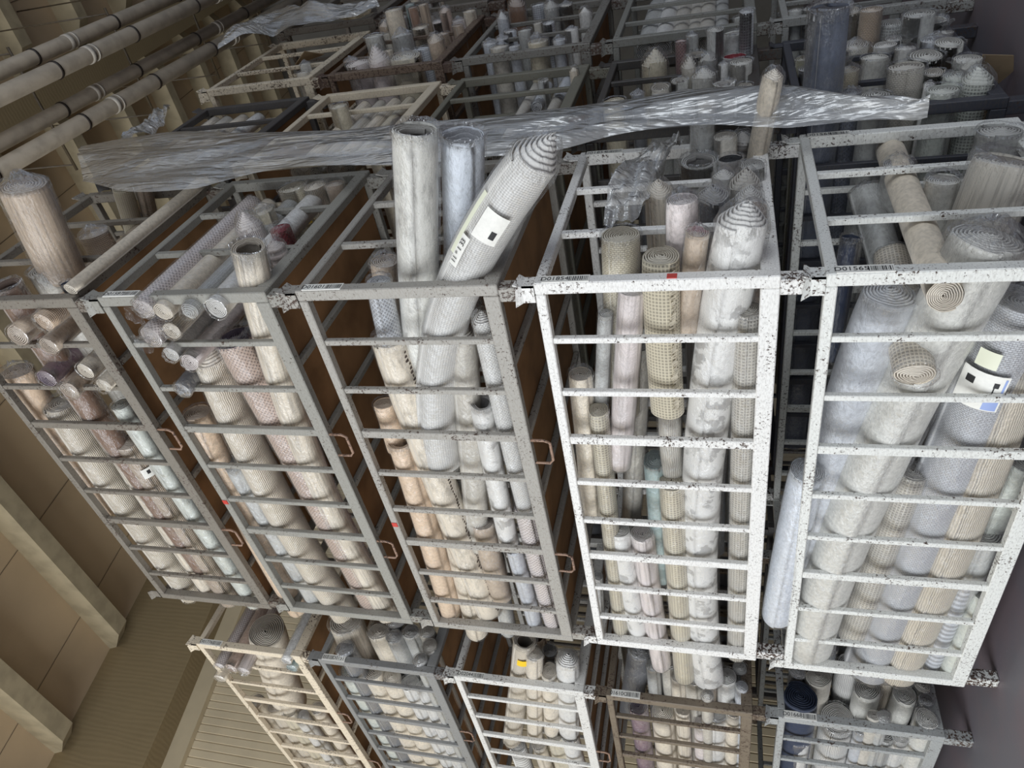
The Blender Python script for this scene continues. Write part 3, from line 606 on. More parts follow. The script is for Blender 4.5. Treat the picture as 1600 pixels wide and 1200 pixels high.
["13","A",[[0.129,0.337,2.724],[0.129,0.893,2.718],[0.129,2.358,2.673]],0.0867,"distress","C","flat",1,"cream rug roll with dark dotted fringe running down it in the grey cage tagged D01601","darkfringe"],
["13","A",[[0.3,0.274,2.37],[0.3,0.577,2.41]],0.0418,"plain","O","flat",1,"small olive-grey rug roll tucked behind along the bars of the grey cage tagged D01601",""],
["13","A",[[0.14,0.323,2.389],[0.14,1.749,2.614]],0.0706,"plain","GB","cone",1,"grey-tan rug roll with a dark spiral end in the grey cage tagged D01601",""],
["13","A",[[0.089,0.218,2.259],[0.089,1.374,2.267]],0.0467,"knit","W","cone",1,"slim white knitted rug roll with a domed end in the grey cage tagged D01601",""],
["13","A",[[0.099,0.668,2.364],[0.099,1.65,2.413]],0.0574,"damask","W","tube",1,"white speckled rug roll with a torn plastic end in the grey cage tagged D01601",""],
["13","A",[[0.13,0.712,2.867],[0.13,1.009,2.881]],0.0546,"plain","P","flat",1,"short peach rug roll at the ceiling side in the grey cage tagged D01601",""],
["13","A",[[0.114,0.93,2.835],[0.114,2.389,2.92]],0.0721,"plain","P","tube",1,"long glossy peach rug roll along the bars of the grey cage tagged D01601",""],
["13","A",[[0.14,1.49,2.711],[0.14,2.635,2.812]],0.0753,"plain","C","wrap",1,"cream wrapped rug roll low in the cage in the grey cage tagged D01601",""],
["13","A",[[0.12,1.529,2.541],[0.12,2.191,2.559]],0.0644,"plain","T","wrap",1,"tan rug roll in creased plastic along the bars of the grey cage tagged D01601",""],
["13","A",[[0.09,1.7,2.391],[0.09,2.445,2.383]],0.048,"plain","BL","wrap",1,"thin blue-white wrapped rug roll at the bottom of the cage in grey cage tagged D01601",""],
["13","A",[[0.1,1.358,2.276],[0.1,2.441,2.267]],0.058,"net","WP","flat",1,"rosy white netted rug roll beside the rusty rail in the grey cage tagged D01601",""],
["13","A",[[0.2,1.935,2.564],[0.2,2.697,2.625]],0.055,"plain","G","wrap",1,"grey rug roll end in torn plastic along the bars of the grey cage tagged D01601",""],
["13","A",[[0.2,1.054,2.322],[0.2,1.53,2.354]],0.0345,"mesh","GB","flat",1,"very thin grey-beige rug roll by the rail in the grey cage tagged D01601",""],
["12","X",[[-0.03,0.043,3.748],[0.97,0.043,3.748]],0.0529,"net","WP","tuft",1,"netted white rug roll lying crosswise, mouth of plastic bag on it, grey cage tagged D01587",""],
["12","X",[[-0.03,0.062,3.654],[0.97,0.062,3.654]],0.0471,"plain","C","flat",1,"cream rug roll lying crosswise with a folded white end in the grey cage tagged D01587",""],
["12","X",[[-0.03,0.056,3.509],[0.97,0.056,3.509]],0.0437,"mesh","G","cone",1,"dark ribbed rug roll lying crosswise with a striped white cone in grey cage tagged D01587",""],
["12","X",[[-0.03,0.053,3.379],[0.97,0.053,3.379]],0.0513,"plain","W","flat",1,"white rug roll lying crosswise with a bright spiral end in the grey cage tagged D01587",""],
["12","X",[[-0.03,0.194,3.794],[0.97,0.194,3.794]],0.0546,"net","WP","tuft",1,"netted pinkish rug roll lying crosswise with a wide spiral in the grey cage tagged D01587",""],
["12","X",[[-0.03,0.164,3.667],[0.97,0.164,3.667]],0.0453,"wave","C","flat",1,"cream ribbed rug roll lying crosswise in the grey cage tagged D01587",""],
["12","X",[[-0.03,0.343,3.664],[0.97,0.343,3.664]],0.0468,"plain","WP","flat",1,"pale pink rug roll lying crosswise with a white core in the grey cage tagged D01587",""],
["12","X",[[-0.03,0.295,3.74],[0.97,0.295,3.74]],0.0408,"plain","W","flat",1,"small white rug roll lying crosswise below the netted ones in the grey cage tagged D01587",""],
["12","X",[[-0.03,0.505,3.793],[0.47,0.505,3.793]],0.0457,"plain","DG","wrap",1,"dark grey film wrapped roll end poking between the bars in the grey cage tagged D01587",""],
["12","A",[[0.144,0.331,3.517],[0.144,0.867,3.494],[0.144,2.392,3.453]],0.1018,"net","PK","flat",1,"pink-brown netted rug roll with a dark purple end in the grey cage tagged D01587","purpleend"],
["12","A",[[0.113,-0.15,3.21],[0.113,0.584,3.35],[0.113,2.51,3.37]],0.0713,"streak","C","tube",1,"tall cream rug roll sticking out beside the rail in the grey cage tagged D01587",""],
["12","A",[[0.135,0.445,3.703],[0.135,1.101,3.767],[0.135,2.564,3.724]],0.0929,"wave","C","cone",1,"thick cream rug roll with an oval spiral in the grey cage tagged D01587",""],
["12","A",[[0.115,0.786,3.949],[0.115,1.431,4.012],[0.115,2.55,4.051]],0.0732,"plain","P","flat",1,"shiny peach rug roll nearest the ceiling side of the bars in grey cage tagged D01587",""],
["12","A",[[0.108,1.14,3.887],[0.108,2.481,3.862]],0.0665,"distress","G","flat",1,"grey faded floral rug roll along the bars of the grey cage tagged D01587",""],
["12","A",[[0.3,0.334,3.694],[0.3,0.743,3.787]],0.0691,"net","DG","wrap",1,"dark grey netted rug roll behind the bars in the grey cage tagged D01587",""],
["12","B",[[0.557,-0.02,3.513],[0.557,2.2,3.513]],0.0676,"wave","WP","cone",1,"white netted cone ended rug roll at the cage mouth in the grey cage tagged D01587",""],
["12","B",[[0.531,-0.02,3.33],[0.531,2.2,3.33]],0.0542,"net","R","flat",1,"dusty red rug roll at the cage mouth in the grey cage tagged D01587",""],
["12","B",[[0.319,-0.03,3.242],[0.319,2.2,3.242]],0.0512,"stripe","WP","cone",1,"striped cone ended rug roll at the cage mouth in the grey cage tagged D01587",""],
["12","B",[[0.712,-0.03,3.525],[0.712,2.2,3.525]],0.0603,"plain","BE","wrap",1,"fluffy cream rug roll end at the cage mouth in the grey cage tagged D01587",""],
["12","B",[[1.003,-0.02,3.502],[1.003,2.2,3.502]],0.074,"mesh","BE","flat",1,"tweedy beige rug roll with a yellow sticker in grey cage tagged D01587","yellow"],
["12","B",[[0.999,-0.02,3.368],[0.999,2.2,3.368]],0.0625,"wave","C","flat",1,"beige rug roll with a swirl end between two others in grey cage tagged D01587",""],
["12","B",[[1.0,-0.02,3.254],[1.0,2.2,3.254]],0.0551,"plain","T","flat",1,"smaller tan rug roll beside the dark rail in grey cage tagged D01587",""],
["11","A",[[0.3,-0.419,4.382],[0.3,0.048,4.468]],0.1102,"streak","T","wrap",1,"fat shiny tan rug roll jutting out in the rusty grey cage under the ceiling",""],
["11","B",[[0.267,-0.02,4.5],[0.267,2.2,4.5]],0.0903,"plain","GB","flat",1,"ribbed grey-beige rug roll with a rough spiral in rusty grey cage under the ceiling",""],
["11","B",[[0.593,-0.02,4.476],[0.593,2.2,4.476]],0.0766,"mesh","T","wrap",1,"beige woven rug roll in a loose plastic bag in rusty grey cage under the ceiling",""],
["11","A",[[1.0,-0.099,4.555],[1.0,0.25,4.653]],0.0536,"mesh","BE","flat",0,"small woven beige rug roll at the inner corner in rusty grey cage under the ceiling",""],
["11","A",[[1.08,-0.094,4.476],[1.08,0.213,4.574]],0.0469,"mesh","T","tube",1,"small hollow tan rug roll at the inner corner in rusty grey cage under the ceiling",""],
["11","B",[[0.103,-0.02,4.598],[0.103,2.2,4.598]],0.073,"plain","BR","tube",1,"open brown rug tube at the cage corner in rusty grey cage under the ceiling",""],
["11","X",[[-0.03,0.176,4.558],[0.97,0.176,4.558]],0.061,"plain","T","flat",1,"tan rug roll lying crosswise with an oval spiral end, rusty grey cage under",""],
["11","X",[[-0.03,0.102,4.341],[0.97,0.102,4.341]],0.0503,"mesh","P","flat",1,"peach rug roll lying crosswise with a pale flat end, rusty grey cage under",""],
["11","X",[[-0.03,0.242,4.415],[0.97,0.242,4.415]],0.0519,"plain","T","flat",1,"tan rug roll lying crosswise with a white spiral end, rusty grey cage under",""],
["11","X",[[-0.03,0.444,4.572],[0.97,0.444,4.572]],0.0544,"plain","PU","flat",1,"mauve rug roll lying crosswise with a purple spiral end, rusty grey cage under",""],
["11","X",[[-0.03,0.394,4.298],[0.97,0.394,4.298]],0.0466,"plain","C","flat",1,"cream rug roll lying crosswise with a clear spiral end, rusty grey cage under",""],
["11","X",[[-0.03,0.518,4.481],[0.97,0.518,4.481]],0.0547,"plain","T","flat",1,"tan rug roll lying crosswise with a plastic covered end, rusty grey cage under",""],
["11","X",[[-0.03,0.482,4.239],[0.97,0.482,4.239]],0.044,"plain","C","flat",1,"short cream rug roll lying crosswise with a yellow sticker, rusty grey cage under","yellow"],
["11","A",[[0.15,0.54,5.012],[0.15,0.942,5.032],[0.15,1.633,5.005]],0.0869,"distress","P","wrap",1,"crumpled pink-beige rug roll with torn patches in the rusty grey cage under the ceiling",""],
["11","A",[[0.138,0.766,4.852],[0.138,1.265,4.886],[0.138,2.523,4.892]],0.0959,"wave","C","flat",1,"cream rug roll with fine wavy grooves in the rusty grey cage under the ceiling",""],
["11","A",[[0.102,0.88,4.619],[0.102,2.441,4.685]],0.0601,"streak","C","cone",1,"cream rug roll with a small cone end and white stickers, rusty grey cage under","whitelabel"],
["11","A",[[0.118,1.019,4.533],[0.118,2.521,4.568]],0.0755,"wave","T","flat",1,"beige rug roll with curled contour pattern and a white sticker, rusty grey cage under","whitelabel"],
["11","A",[[0.1,0.723,4.381],[0.1,2.516,4.367]],0.0576,"distress","PG","flat",1,"pale grey-green marbled rug roll beside the rusty rail in rusty grey cage under the ceiling",""],
["11","X",[[0.03,-0.031,4.148],[1.13,-0.031,4.148]],0.0317,"plain","C","flat",0,"long cream rug roll lying crosswise on top by the rusty rail, rusty grey cage under",""],
["11","B",[[0.101,-0.02,4.24],[0.101,2.2,4.24]],0.0266,"plain","N","tube",1,"slim dark plastic covered tube by the rusty rail in rusty grey cage under the ceiling",""],
["21","A",[[0.2,3.042,4.554],[0.2,4.206,4.828]],0.1425,"plain","C","flat",0,"fat cream rug roll with a broad round spiral end in the cream cage tagged D01776",""],
["21","X",[[-0.05,3.17,4.884],[0.95,3.17,4.884]],0.0426,"net","WP","flat",1,"thin netted rug roll lying crosswise, outermost of three in the cream cage tagged D01776",""],
["21","X",[[-0.05,3.184,4.786],[0.95,3.184,4.786]],0.0472,"plain","PK","flat",1,"thin pinkish rug roll lying crosswise, middle of three in the cream cage tagged D01776",""],
["21","X",[[-0.05,3.198,4.688],[0.95,3.198,4.688]],0.0518,"streak","WP","wrap",1,"thin pink-white rug roll lying crosswise, innermost of three in the cream cage tagged D01776",""],
["21","X",[[-0.05,3.373,4.979],[0.55,3.373,4.979]],0.0487,"plain","C","flat",1,"pale tube poking out through the bars in the cream cage tagged D01776",""],
["21","X",[[-0.05,2.973,4.24],[0.45,2.973,4.24]],0.0403,"plain","W","flat",1,"small white rug roll end by the corner post in the cream cage tagged D01776",""],
["21","X",[[-0.05,3.064,4.231],[0.45,3.064,4.231]],0.0452,"plain","BG","flat",1,"small pale blue rug roll end by the corner post in the cream cage tagged D01776",""],
["21","A",[[0.091,4.004,5.024],[0.091,5.3,5.024]],0.0691,"plain","C","flat",1,"cream rug roll nearest the ceiling side of the bars in the cream cage tagged D01776",""],
["21","A",[[0.091,4.032,4.846],[0.091,5.3,4.846]],0.0687,"wave","C","flat",1,"cream rug roll with faint ribs along the bars of the cream cage tagged D01776",""],
["21","A",[[0.086,4.102,4.746],[0.086,5.3,4.746]],0.0636,"plain","BE","flat",1,"beige rug roll with a yellow mark along the bars of the cream cage tagged D01776",""],
["21","A",[[0.086,4.148,4.638],[0.086,5.3,4.638]],0.0635,"plain","W","flat",1,"milky white rug roll along the bars of the cream cage tagged D01776",""],
["21","A",[[0.078,3.926,4.413],[0.078,5.3,4.413]],0.0563,"plain","C","flat",1,"pale rug roll hard against the floor-side rail in the cream cage tagged D01776",""],
["22","A",[[0.24,2.862,3.868],[0.24,3.957,3.957]],0.1173,"streak","C","flat",1,"big pale cream rug roll with a smooth side slanting inward in grey cage tagged D01511",""],
["22","B",[[0.328,2.93,3.523],[0.328,5.15,3.523]],0.0722,"plain","W","flat",1,"white round rug roll at the mouth of the grey cage tagged D01511",""],
["22","B",[[0.223,2.93,3.625],[0.223,5.15,3.625]],0.0759,"plain","C","flat",1,"cream oval-ended rug roll at the mouth of the grey cage tagged D01511",""],
["22","B",[[0.255,2.93,3.39],[0.255,5.15,3.39]],0.0634,"plain","G","flat",1,"grey hexagonal-looking rug roll at the mouth of the grey cage tagged D01511",""],
["22","B",[[0.262,2.93,3.271],[0.262,5.15,3.271]],0.0578,"plain","GB","flat",1,"grey-beige rug roll at the mouth of the grey cage tagged D01511",""],
["22","B",[[0.203,2.93,3.496],[0.203,5.15,3.496]],0.0586,"plain","G","wrap",1,"crinkled plastic rug roll end at the mouth of the grey cage tagged D01511",""],
["22","B",[[0.062,2.93,3.252],[0.062,5.15,3.252]],0.0501,"plain","G","wrap",1,"small crinkled plastic rug roll end at the mouth of the grey cage tagged D01511",""],
["22","B",[[0.161,2.93,3.22],[0.161,5.15,3.22]],0.0573,"plain","GB","flat",1,"beige rug roll with a dark core at the mouth of the grey cage tagged D01511",""],
["22","B",[[0.077,2.93,3.823],[0.077,5.15,3.823]],0.0668,"plain","DG","wrap",1,"dark blue-grey rug roll in plastic at the mouth of the grey cage tagged D01511",""],
["22","A",[[0.106,3.285,3.91],[0.106,5.3,3.91]],0.084,"plain","PG","flat",1,"pale green-white rug roll with an old paper label in the grey cage tagged D01511",""],
["22","A",[[0.1,3.269,3.723],[0.1,5.3,3.723]],0.0783,"plain","C","flat",1,"cream rug roll along the bars of the grey cage tagged D01511",""],
["22","A",[[0.091,3.291,3.585],[0.091,5.3,3.585]],0.0687,"plain","C","flat",1,"second cream rug roll along the bars of the grey cage tagged D01511",""],
["22","A",[[0.091,3.33,3.452],[0.091,5.3,3.452]],0.0685,"crink","W","flat",1,"white crinkly wrapped rug roll along the bars of the grey cage tagged D01511",""],
["22","A",[[0.072,3.324,3.346],[0.072,5.3,3.346]],0.0498,"plain","W","flat",1,"thin white rug roll by the rail along the bars of the grey cage tagged D01511",""],
["23","A",[[0.12,2.654,2.495],[0.12,4.07,2.83]],0.0718,"wave","C","tube",1,"cream striped rug tube leaning toward the ceiling side in the white cage tagged D02044","yellow"],
["23","A",[[0.078,2.733,2.438],[0.078,3.865,2.61]],0.0559,"plain","C","flat",1,"cream rug roll with a tall oval spiral in the white cage tagged D02044",""],
["23","B",[[0.31,2.93,2.493],[0.31,5.15,2.493]],0.0511,"streak","P","tube",1,"pinkish ribbed rug roll behind at the mouth of the white cage tagged D02044",""],
["23","A",[[0.079,2.917,2.37],[0.079,3.729,2.468]],0.057,"plain","C","flat",1,"cream rug roll with a dark hollow spiral in the white cage tagged D02044",""],
["23","A",[[0.098,2.784,2.236],[0.098,3.731,2.342]],0.0756,"crink","W","cone",1,"white film wrapped rug roll with a grey spiral end in the white cage tagged D02044",""],
["23","B",[[0.227,2.93,2.399],[0.227,5.15,2.399]],0.0544,"plain","DG","flat",1,"dark grey rug roll end behind the cream ones in white cage tagged D02044",""],
["23","A",[[0.14,4.192,2.816],[0.14,5.3,2.816]],0.0688,"stripe","W","flat",0,"small black and white lined rug roll end in the white cage tagged D02044",""],
["23","A",[[0.083,3.972,2.599],[0.083,5.3,2.599]],0.0611,"plain","C","flat",1,"pale rug roll starting halfway along along the bars of the white cage tagged D02044",""],
["23","A",[[0.082,3.826,2.454],[0.082,5.3,2.454]],0.0596,"plain","BE","wrap",1,"beige bagged rug roll starting halfway along along the bars of the white cage tagged D02044",""],
["23","A",[[0.086,3.804,2.349],[0.086,5.3,2.349]],0.0637,"crink","W","flat",1,"white rug roll starting halfway along along the bars of the white cage tagged D02044",""],
["24","A",[[0.3,2.929,1.817],[0.3,3.746,1.936]],0.0777,"mesh","DG","wrap",1,"dark mesh covered rug roll on the ceiling side in the brown cage tagged D01910",""],
["24","B",[[0.205,2.93,1.73],[0.205,5.15,1.73]],0.0456,"plain","G","flat",1,"grey scalloped rug roll at the mouth of the brown cage tagged D01910",""],
["24","B",[[0.297,2.93,1.718],[0.297,5.15,1.718]],0.0504,"plain","G","flat",1,"grey rug roll at the mouth of the brown cage tagged D01910",""],
["24","B",[[0.231,2.93,1.634],[0.231,5.15,1.634]],0.048,"plain","GB","flat",1,"grey-beige rug roll at the mouth of the brown cage tagged D01910",""],
["24","B",[[0.158,2.93,1.574],[0.158,5.15,1.574]],0.0451,"plain","C","flat",1,"cream rug roll at the mouth of the brown cage tagged D01910",""],
["24","B",[[0.16,2.93,1.473],[0.16,5.15,1.473]],0.0586,"plain","GB","flat",1,"large matted grey rug roll at the mouth of the brown cage tagged D01910",""],
["24","B",[[0.171,2.93,1.379],[0.171,5.15,1.379]],0.037,"plain","T","flat",1,"small tan rug roll at the mouth of the brown cage tagged D01910",""],
["24","B",[[0.182,2.93,1.283],[0.182,5.15,1.283]],0.0619,"plain","W","flat",1,"white rug roll with bold spiral at the mouth of the brown cage tagged D01910",""],
["24","B",[[0.253,2.93,1.207],[0.253,5.15,1.207]],0.0457,"plain","G","flat",1,"grey ring-like rug roll near the floor side in brown cage tagged D01910",""],
["24","B",[[0.048,2.93,1.397],[0.048,5.15,1.397]],0.0383,"plain","GB","cone",1,"small grey-beige rug roll at the mouth of the brown cage tagged D01910",""],
["24","B",[[0.132,2.93,1.198],[0.132,5.15,1.198]],0.038,"plain","BL","flat",1,"thin blue-grey rug roll at the mouth of the brown cage tagged D01910",""],
["24","A",[[0.084,3.234,1.826],[0.084,5.3,1.826]],0.0617,"plain","PU","flat",1,"rug roll with a purplish dark end along the bars of the brown cage tagged D01910",""],
["24","A",[[0.1,3.302,1.676],[0.1,5.3,1.676]],0.0784,"plain","C","flat",1,"wide cream rug roll with a loose spiral in the brown cage tagged D01910",""],
["24","A",[[0.067,3.321,1.44],[0.067,5.3,1.44]],0.0446,"plain","WP","wrap",1,"plastic bundle end poking through the bars in the brown cage tagged D01910",""],
["24","A",[[0.066,3.184,1.547],[0.066,5.3,1.547]],0.0441,"streak","C","flat",1,"slim cream rug roll along the bars of the brown cage tagged D01910",""],
["24","A",[[0.082,3.201,1.342],[0.082,5.3,1.342]],0.0597,"crink","W","wrap",1,"white wrapped rug roll along the bars of the brown cage tagged D01910",""],
["24","A",[[0.069,3.109,1.245],[0.069,5.3,1.245]],0.0468,"plain","C","flat",1,"pale rug roll along the bars of the brown cage tagged D01910",""],
["24","A",[[0.057,3.11,1.186],[0.057,5.3,1.186]],0.0349,"plain","BL","flat",1,"thin bluish rug roll by the rail along the bars of the brown cage tagged D01910",""],
["25","B",[[0.11,2.93,0.875],[0.11,5.15,0.875]],0.1004,"plain","N","flat",0,"navy blue shaggy rug roll at the mouth of the grey cage tagged D01668",""],
["25","B",[[0.244,2.93,0.76],[0.244,5.15,0.76]],0.0744,"plain","GB","flat",0,"rug roll with a bold evenly spaced spiral in grey cage tagged D01668",""],
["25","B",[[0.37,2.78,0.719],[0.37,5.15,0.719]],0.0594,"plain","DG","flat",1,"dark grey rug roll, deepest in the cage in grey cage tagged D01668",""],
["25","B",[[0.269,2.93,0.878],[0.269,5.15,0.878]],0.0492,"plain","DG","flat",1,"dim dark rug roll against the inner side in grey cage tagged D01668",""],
["25","B",[[0.202,2.93,0.504],[0.202,5.15,0.504]],0.0769,"plain","WG","flat",1,"round grey rug roll with a tight spiral in grey cage tagged D01668",""],
["25","B",[[0.329,2.9,0.589],[0.329,5.15,0.589]],0.0776,"wave","W","flat",0,"white rug roll with thick layers at the mouth of the grey cage tagged D01668",""],
["25","B",[[0.289,2.93,0.397],[0.289,5.15,0.397]],0.0613,"wave","C","flat",0,"cream rug roll with a leaf shaped hollow core in grey cage tagged D01668",""],
["25","B",[[0.388,2.93,0.467],[0.388,5.15,0.467]],0.0614,"plain","G","flat",1,"grey rug roll at the mouth of the grey cage tagged D01668",""],
["25","B",[[0.345,2.93,0.283],[0.345,5.15,0.283]],0.0665,"plain","G","wrap",1,"grey rug roll with crumpled plastic over it in grey cage tagged D01668",""],
["25","B",[[0.053,2.93,0.439],[0.053,5.15,0.439]],0.039,"plain","G","flat",1,"small grey rug roll at the mouth of the grey cage tagged D01668",""],
["25","B",[[0.053,2.93,0.49],[0.053,5.15,0.49]],0.0389,"plain","GB","flat",0,"small rug roll with a hollow core at the mouth of the grey cage tagged D01668",""],
["25","B",[[0.196,2.93,0.309],[0.196,5.15,0.309]],0.0684,"plain","WG","flat",1,"pale angular rug roll at the mouth of the grey cage tagged D01668",""],
["25","B",[[0.18,2.93,0.203],[0.18,5.15,0.203]],0.0419,"plain","DG","flat",1,"small dark grey rug roll at the mouth of the grey cage tagged D01668",""],
["25","B",[[0.071,2.93,0.221],[0.071,5.15,0.221]],0.0606,"plain","WG","flat",1,"pale pear-shaped rug roll nearest the floor at the mouth of the grey cage tagged D01668",""],
["25","B",[[0.267,2.93,0.207],[0.267,5.15,0.207]],0.0459,"streak","GB","flat",1,"grey-beige lined rug roll at the mouth of the grey cage tagged D01668",""],
["25","A",[[0.121,3.147,0.65],[0.121,5.3,0.65]],0.099,"wave","W","flat",1,"big white rug roll with wide spiral rings in the grey cage tagged D01668",""],
["25","A",[[0.117,3.36,0.861],[0.117,5.3,0.861]],0.0953,"crink","W","wrap",1,"white plastic shrouded rug roll along the bars of the grey cage tagged D01668",""],
["25","A",[[0.097,3.185,0.403],[0.097,5.3,0.403]],0.075,"mesh","G","flat",1,"grey rug roll with dark arced layers along the bars of the grey cage tagged D01668",""],
["25","A",[[0.056,3.122,0.539],[0.056,5.3,0.539]],0.0335,"plain","BL","wrap",1,"thin bluish film roll along the bars of the grey cage tagged D01668",""],
["25","A",[[0.07,3.167,0.319],[0.07,5.3,0.319]],0.0482,"plain","W","flat",1,"slim white rug roll along the bars of the grey cage tagged D01668",""],
["25","A",[[0.085,3.187,0.23],[0.085,5.3,0.23]],0.063,"plain","WG","wrap",1,"white rug roll nearest the floor along the bars of the grey cage tagged D01668",""],
["35","B",[[2.315,-0.07,0.789],[2.315,2.17,0.789]],0.0839,"knit","BE","flat",1,"thick beige knitted rug roll with a slanted white end, dark floor cage behind",""],
["35","B",[[2.244,-0.05,0.645],[2.244,2.17,0.645]],0.0785,"knit","GB","wrap",1,"grey-beige rug roll with torn plastic at its end in dark floor cage behind the plastic",""],
["35","B",[[2.424,-0.09,0.45],[2.424,2.17,0.45]],0.0693,"grid","G","flat",1,"patterned grey rug roll at the mouth of the dark floor cage behind the plastic",""],
["35","B",[[2.471,-0.11,0.347],[2.471,2.17,0.347]],0.0455,"plain","W","tuft",1,"white rug roll with a knotted plastic top in dark floor cage behind the plastic",""],
["35","B",[[2.331,-0.15,0.333],[2.331,2.17,0.333]],0.0794,"plain","G","flat",1,"large grey rug roll at the back row in dark floor cage behind the plastic",""],
["35","B",[[2.443,-0.08,0.235],[2.443,2.17,0.235]],0.0713,"plain","WG","tube",1,"open bowl-like white rug roll at the mouth of the dark floor cage behind the plastic",""],
["35","B",[[2.2,-0.05,0.509],[2.2,2.17,0.509]],0.0659,"plain","W","flat",1,"white oval rug roll at the mouth of the dark floor cage behind the plastic",""],
["35","B",[[2.292,-0.05,0.451],[2.292,2.17,0.451]],0.046,"plain","W","tuft",1,"crumpled plastic topped rug roll beside the oval one in dark floor cage behind the plastic",""],
["35","B",[[2.069,-0.06,0.431],[2.069,2.17,0.431]],0.0506,"plain","W","tuft",1,"rug roll with twisted plastic bunched on top in dark floor cage behind the plastic",""],
["35","B",[[2.295,-0.05,0.211],[2.295,2.17,0.211]],0.0491,"plain","WG","tuft",1,"slim wrapped rug roll with a plastic flap in dark floor cage behind the plastic",""],
["35","B",[[2.193,-0.05,0.272],[2.193,2.17,0.272]],0.0721,"plain","BL","wrap",1,"bluish plastic capped rug roll at the mouth of the dark floor cage behind the plastic",""],
["35","B",[[2.055,-0.07,0.236],[2.055,2.17,0.236]],0.0737,"plain","WG","flat",1,"white rug roll at the floor side, back row in dark floor cage behind the plastic",""],
["35","B",[[1.958,-0.05,0.357],[1.958,2.17,0.357]],0.086,"wave","WG","flat",1,"broad oval white rug roll with pleated edge in dark floor cage behind the plastic",""],
["35","B",[[2.006,-0.05,0.581],[2.006,2.17,0.581]],0.069,"plain","WG","flat",1,"rug roll with a white ragged fringe down its side, dark floor cage behind",""],
["35","B",[[1.723,-0.09,0.228],[1.723,2.17,0.228]],0.0649,"plain","WG","flat",1,"wide rug roll behind the checked one in dark floor cage behind the plastic",""],
["35","B",[[1.666,-0.11,0.766],[1.666,2.17,0.766]],0.0735,"knit","BE","tuft",1,"beige rug roll with a black printed mark in its bag, dark floor cage behind",""],
["35","B",[[1.869,-0.05,0.837],[1.869,2.17,0.837]],0.0359,"plain","WG","wrap",1,"slim wrapped roll beside the printed bag in dark floor cage behind the plastic",""],
["35","B",[[1.634,-0.11,0.504],[1.634,2.17,0.504]],0.0868,"knit","GB","flat",1,"tall linen coloured rug roll, thickest at the front in dark floor cage behind the plastic",""],
["35","B",[[1.702,-0.05,0.371],[1.702,2.17,0.371]],0.0533,"knit","GB","flat",1,"linen rug roll behind a narrow bagged one in dark floor cage behind the plastic",""],
["35","B",[[1.62,-0.05,0.295],[1.62,2.17,0.295]],0.0607,"plain","PG","tuft",1,"pale green rug roll with plastic hanging down in dark floor cage behind the plastic",""],
["35","B",[[1.508,-0.05,0.232],[1.508,2.17,0.232]],0.0713,"grid","PG","cone",1,"pale green rug roll with a checked white end in dark floor cage behind the plastic",""],
["35","B",[[1.533,-0.05,0.757],[1.533,2.17,0.757]],0.0611,"net","BD","wrap",1,"blue-black lattice patterned rug roll at the mouth of the dark floor cage behind the plastic",""],
["35","B",[[1.454,-0.05,0.655],[1.454,2.17,0.655]],0.072,"plain","G","flat",1,"grey rug roll with a neat round spiral in front, dark floor cage behind",""],
["35","B",[[1.546,-0.05,0.419],[1.546,2.17,0.419]],0.0254,"plain","W","wrap",1,"narrow rug roll with a white hood in dark floor cage behind the plastic",""],
["35","B",[[1.458,-0.05,0.377],[1.458,2.17,0.377]],0.0751,"plain","PG","flat",1,"wide flat pale green rug roll in front in dark floor cage behind the plastic",""],
["35","B",[[2.457,-0.22,0.795],[2.457,2.17,0.795]],0.0601,"plain","G","flat",1,"grey rug roll in the far row in dark floor cage behind the plastic",""],
["35","B",[[2.441,-0.18,0.672],[2.441,2.17,0.672]],0.0667,"plain","GB","flat",1,"slanting grey-beige rug roll in the far row in dark floor cage behind the plastic",""],
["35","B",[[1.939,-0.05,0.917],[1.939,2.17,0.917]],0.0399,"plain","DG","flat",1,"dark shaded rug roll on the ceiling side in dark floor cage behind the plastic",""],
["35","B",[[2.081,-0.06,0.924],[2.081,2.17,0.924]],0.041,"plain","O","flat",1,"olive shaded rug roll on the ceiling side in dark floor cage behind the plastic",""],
["35","B",[[2.478,-0.16,0.568],[2.478,2.17,0.568]],0.0419,"grid","T","flat",1,"tan woven rug roll in the far row in dark floor cage behind the plastic",""],
["35","B",[[2.364,-0.19,0.568],[2.364,2.17,0.568]],0.0665,"knit","T","flat",1,"brown knitted rug roll in the far row in dark floor cage behind the plastic",""],
["35","B",[[1.469,-0.45,0.886],[1.469,2.17,0.886]],0.0874,"plain","BD","funnel",1,"very tall dark blue-grey film wrapped rug roll with oval spiral, dark floor cage behind",""],
["34","B",[[2.38,-0.06,1.487],[2.38,2.17,1.487]],0.0637,"plain","GB","tube",1,"white-rimmed open rug tube at the mouth of the black cage behind the plastic",""],
["34","B",[[2.254,-0.05,1.417],[2.254,2.17,1.417]],0.0544,"plain","G","cone",1,"grey cone ended rug roll at the mouth of the black cage behind the plastic",""],
["34","B",[[2.074,-0.08,1.513],[2.074,2.17,1.513]],0.0496,"plain","GB","cone",1,"low cone ended rug roll with an open tip in black cage behind the plastic",""],
["34","B",[[1.99,-0.05,1.432],[1.99,2.17,1.432]],0.0697,"plain","WG","cone",1,"broad stepped cone ended rug roll at the mouth of the black cage behind the plastic",""],
["34","B",[[1.969,-0.05,1.56],[1.969,2.17,1.56]],0.049,"plain","WG","tube",1,"short open rug tube at the mouth of the black cage behind the plastic",""],
["34","B",[[1.647,-0.08,1.528],[1.647,2.17,1.528]],0.0615,"plain","G","flat",1,"flat oval rug roll in front at the mouth of the black cage behind the plastic",""],
["34","B",[[1.85,-0.05,1.325],[1.85,2.17,1.325]],0.0572,"plain","W","tube",1,"rug tube stuffed with crumpled white plastic in black cage behind the plastic",""],
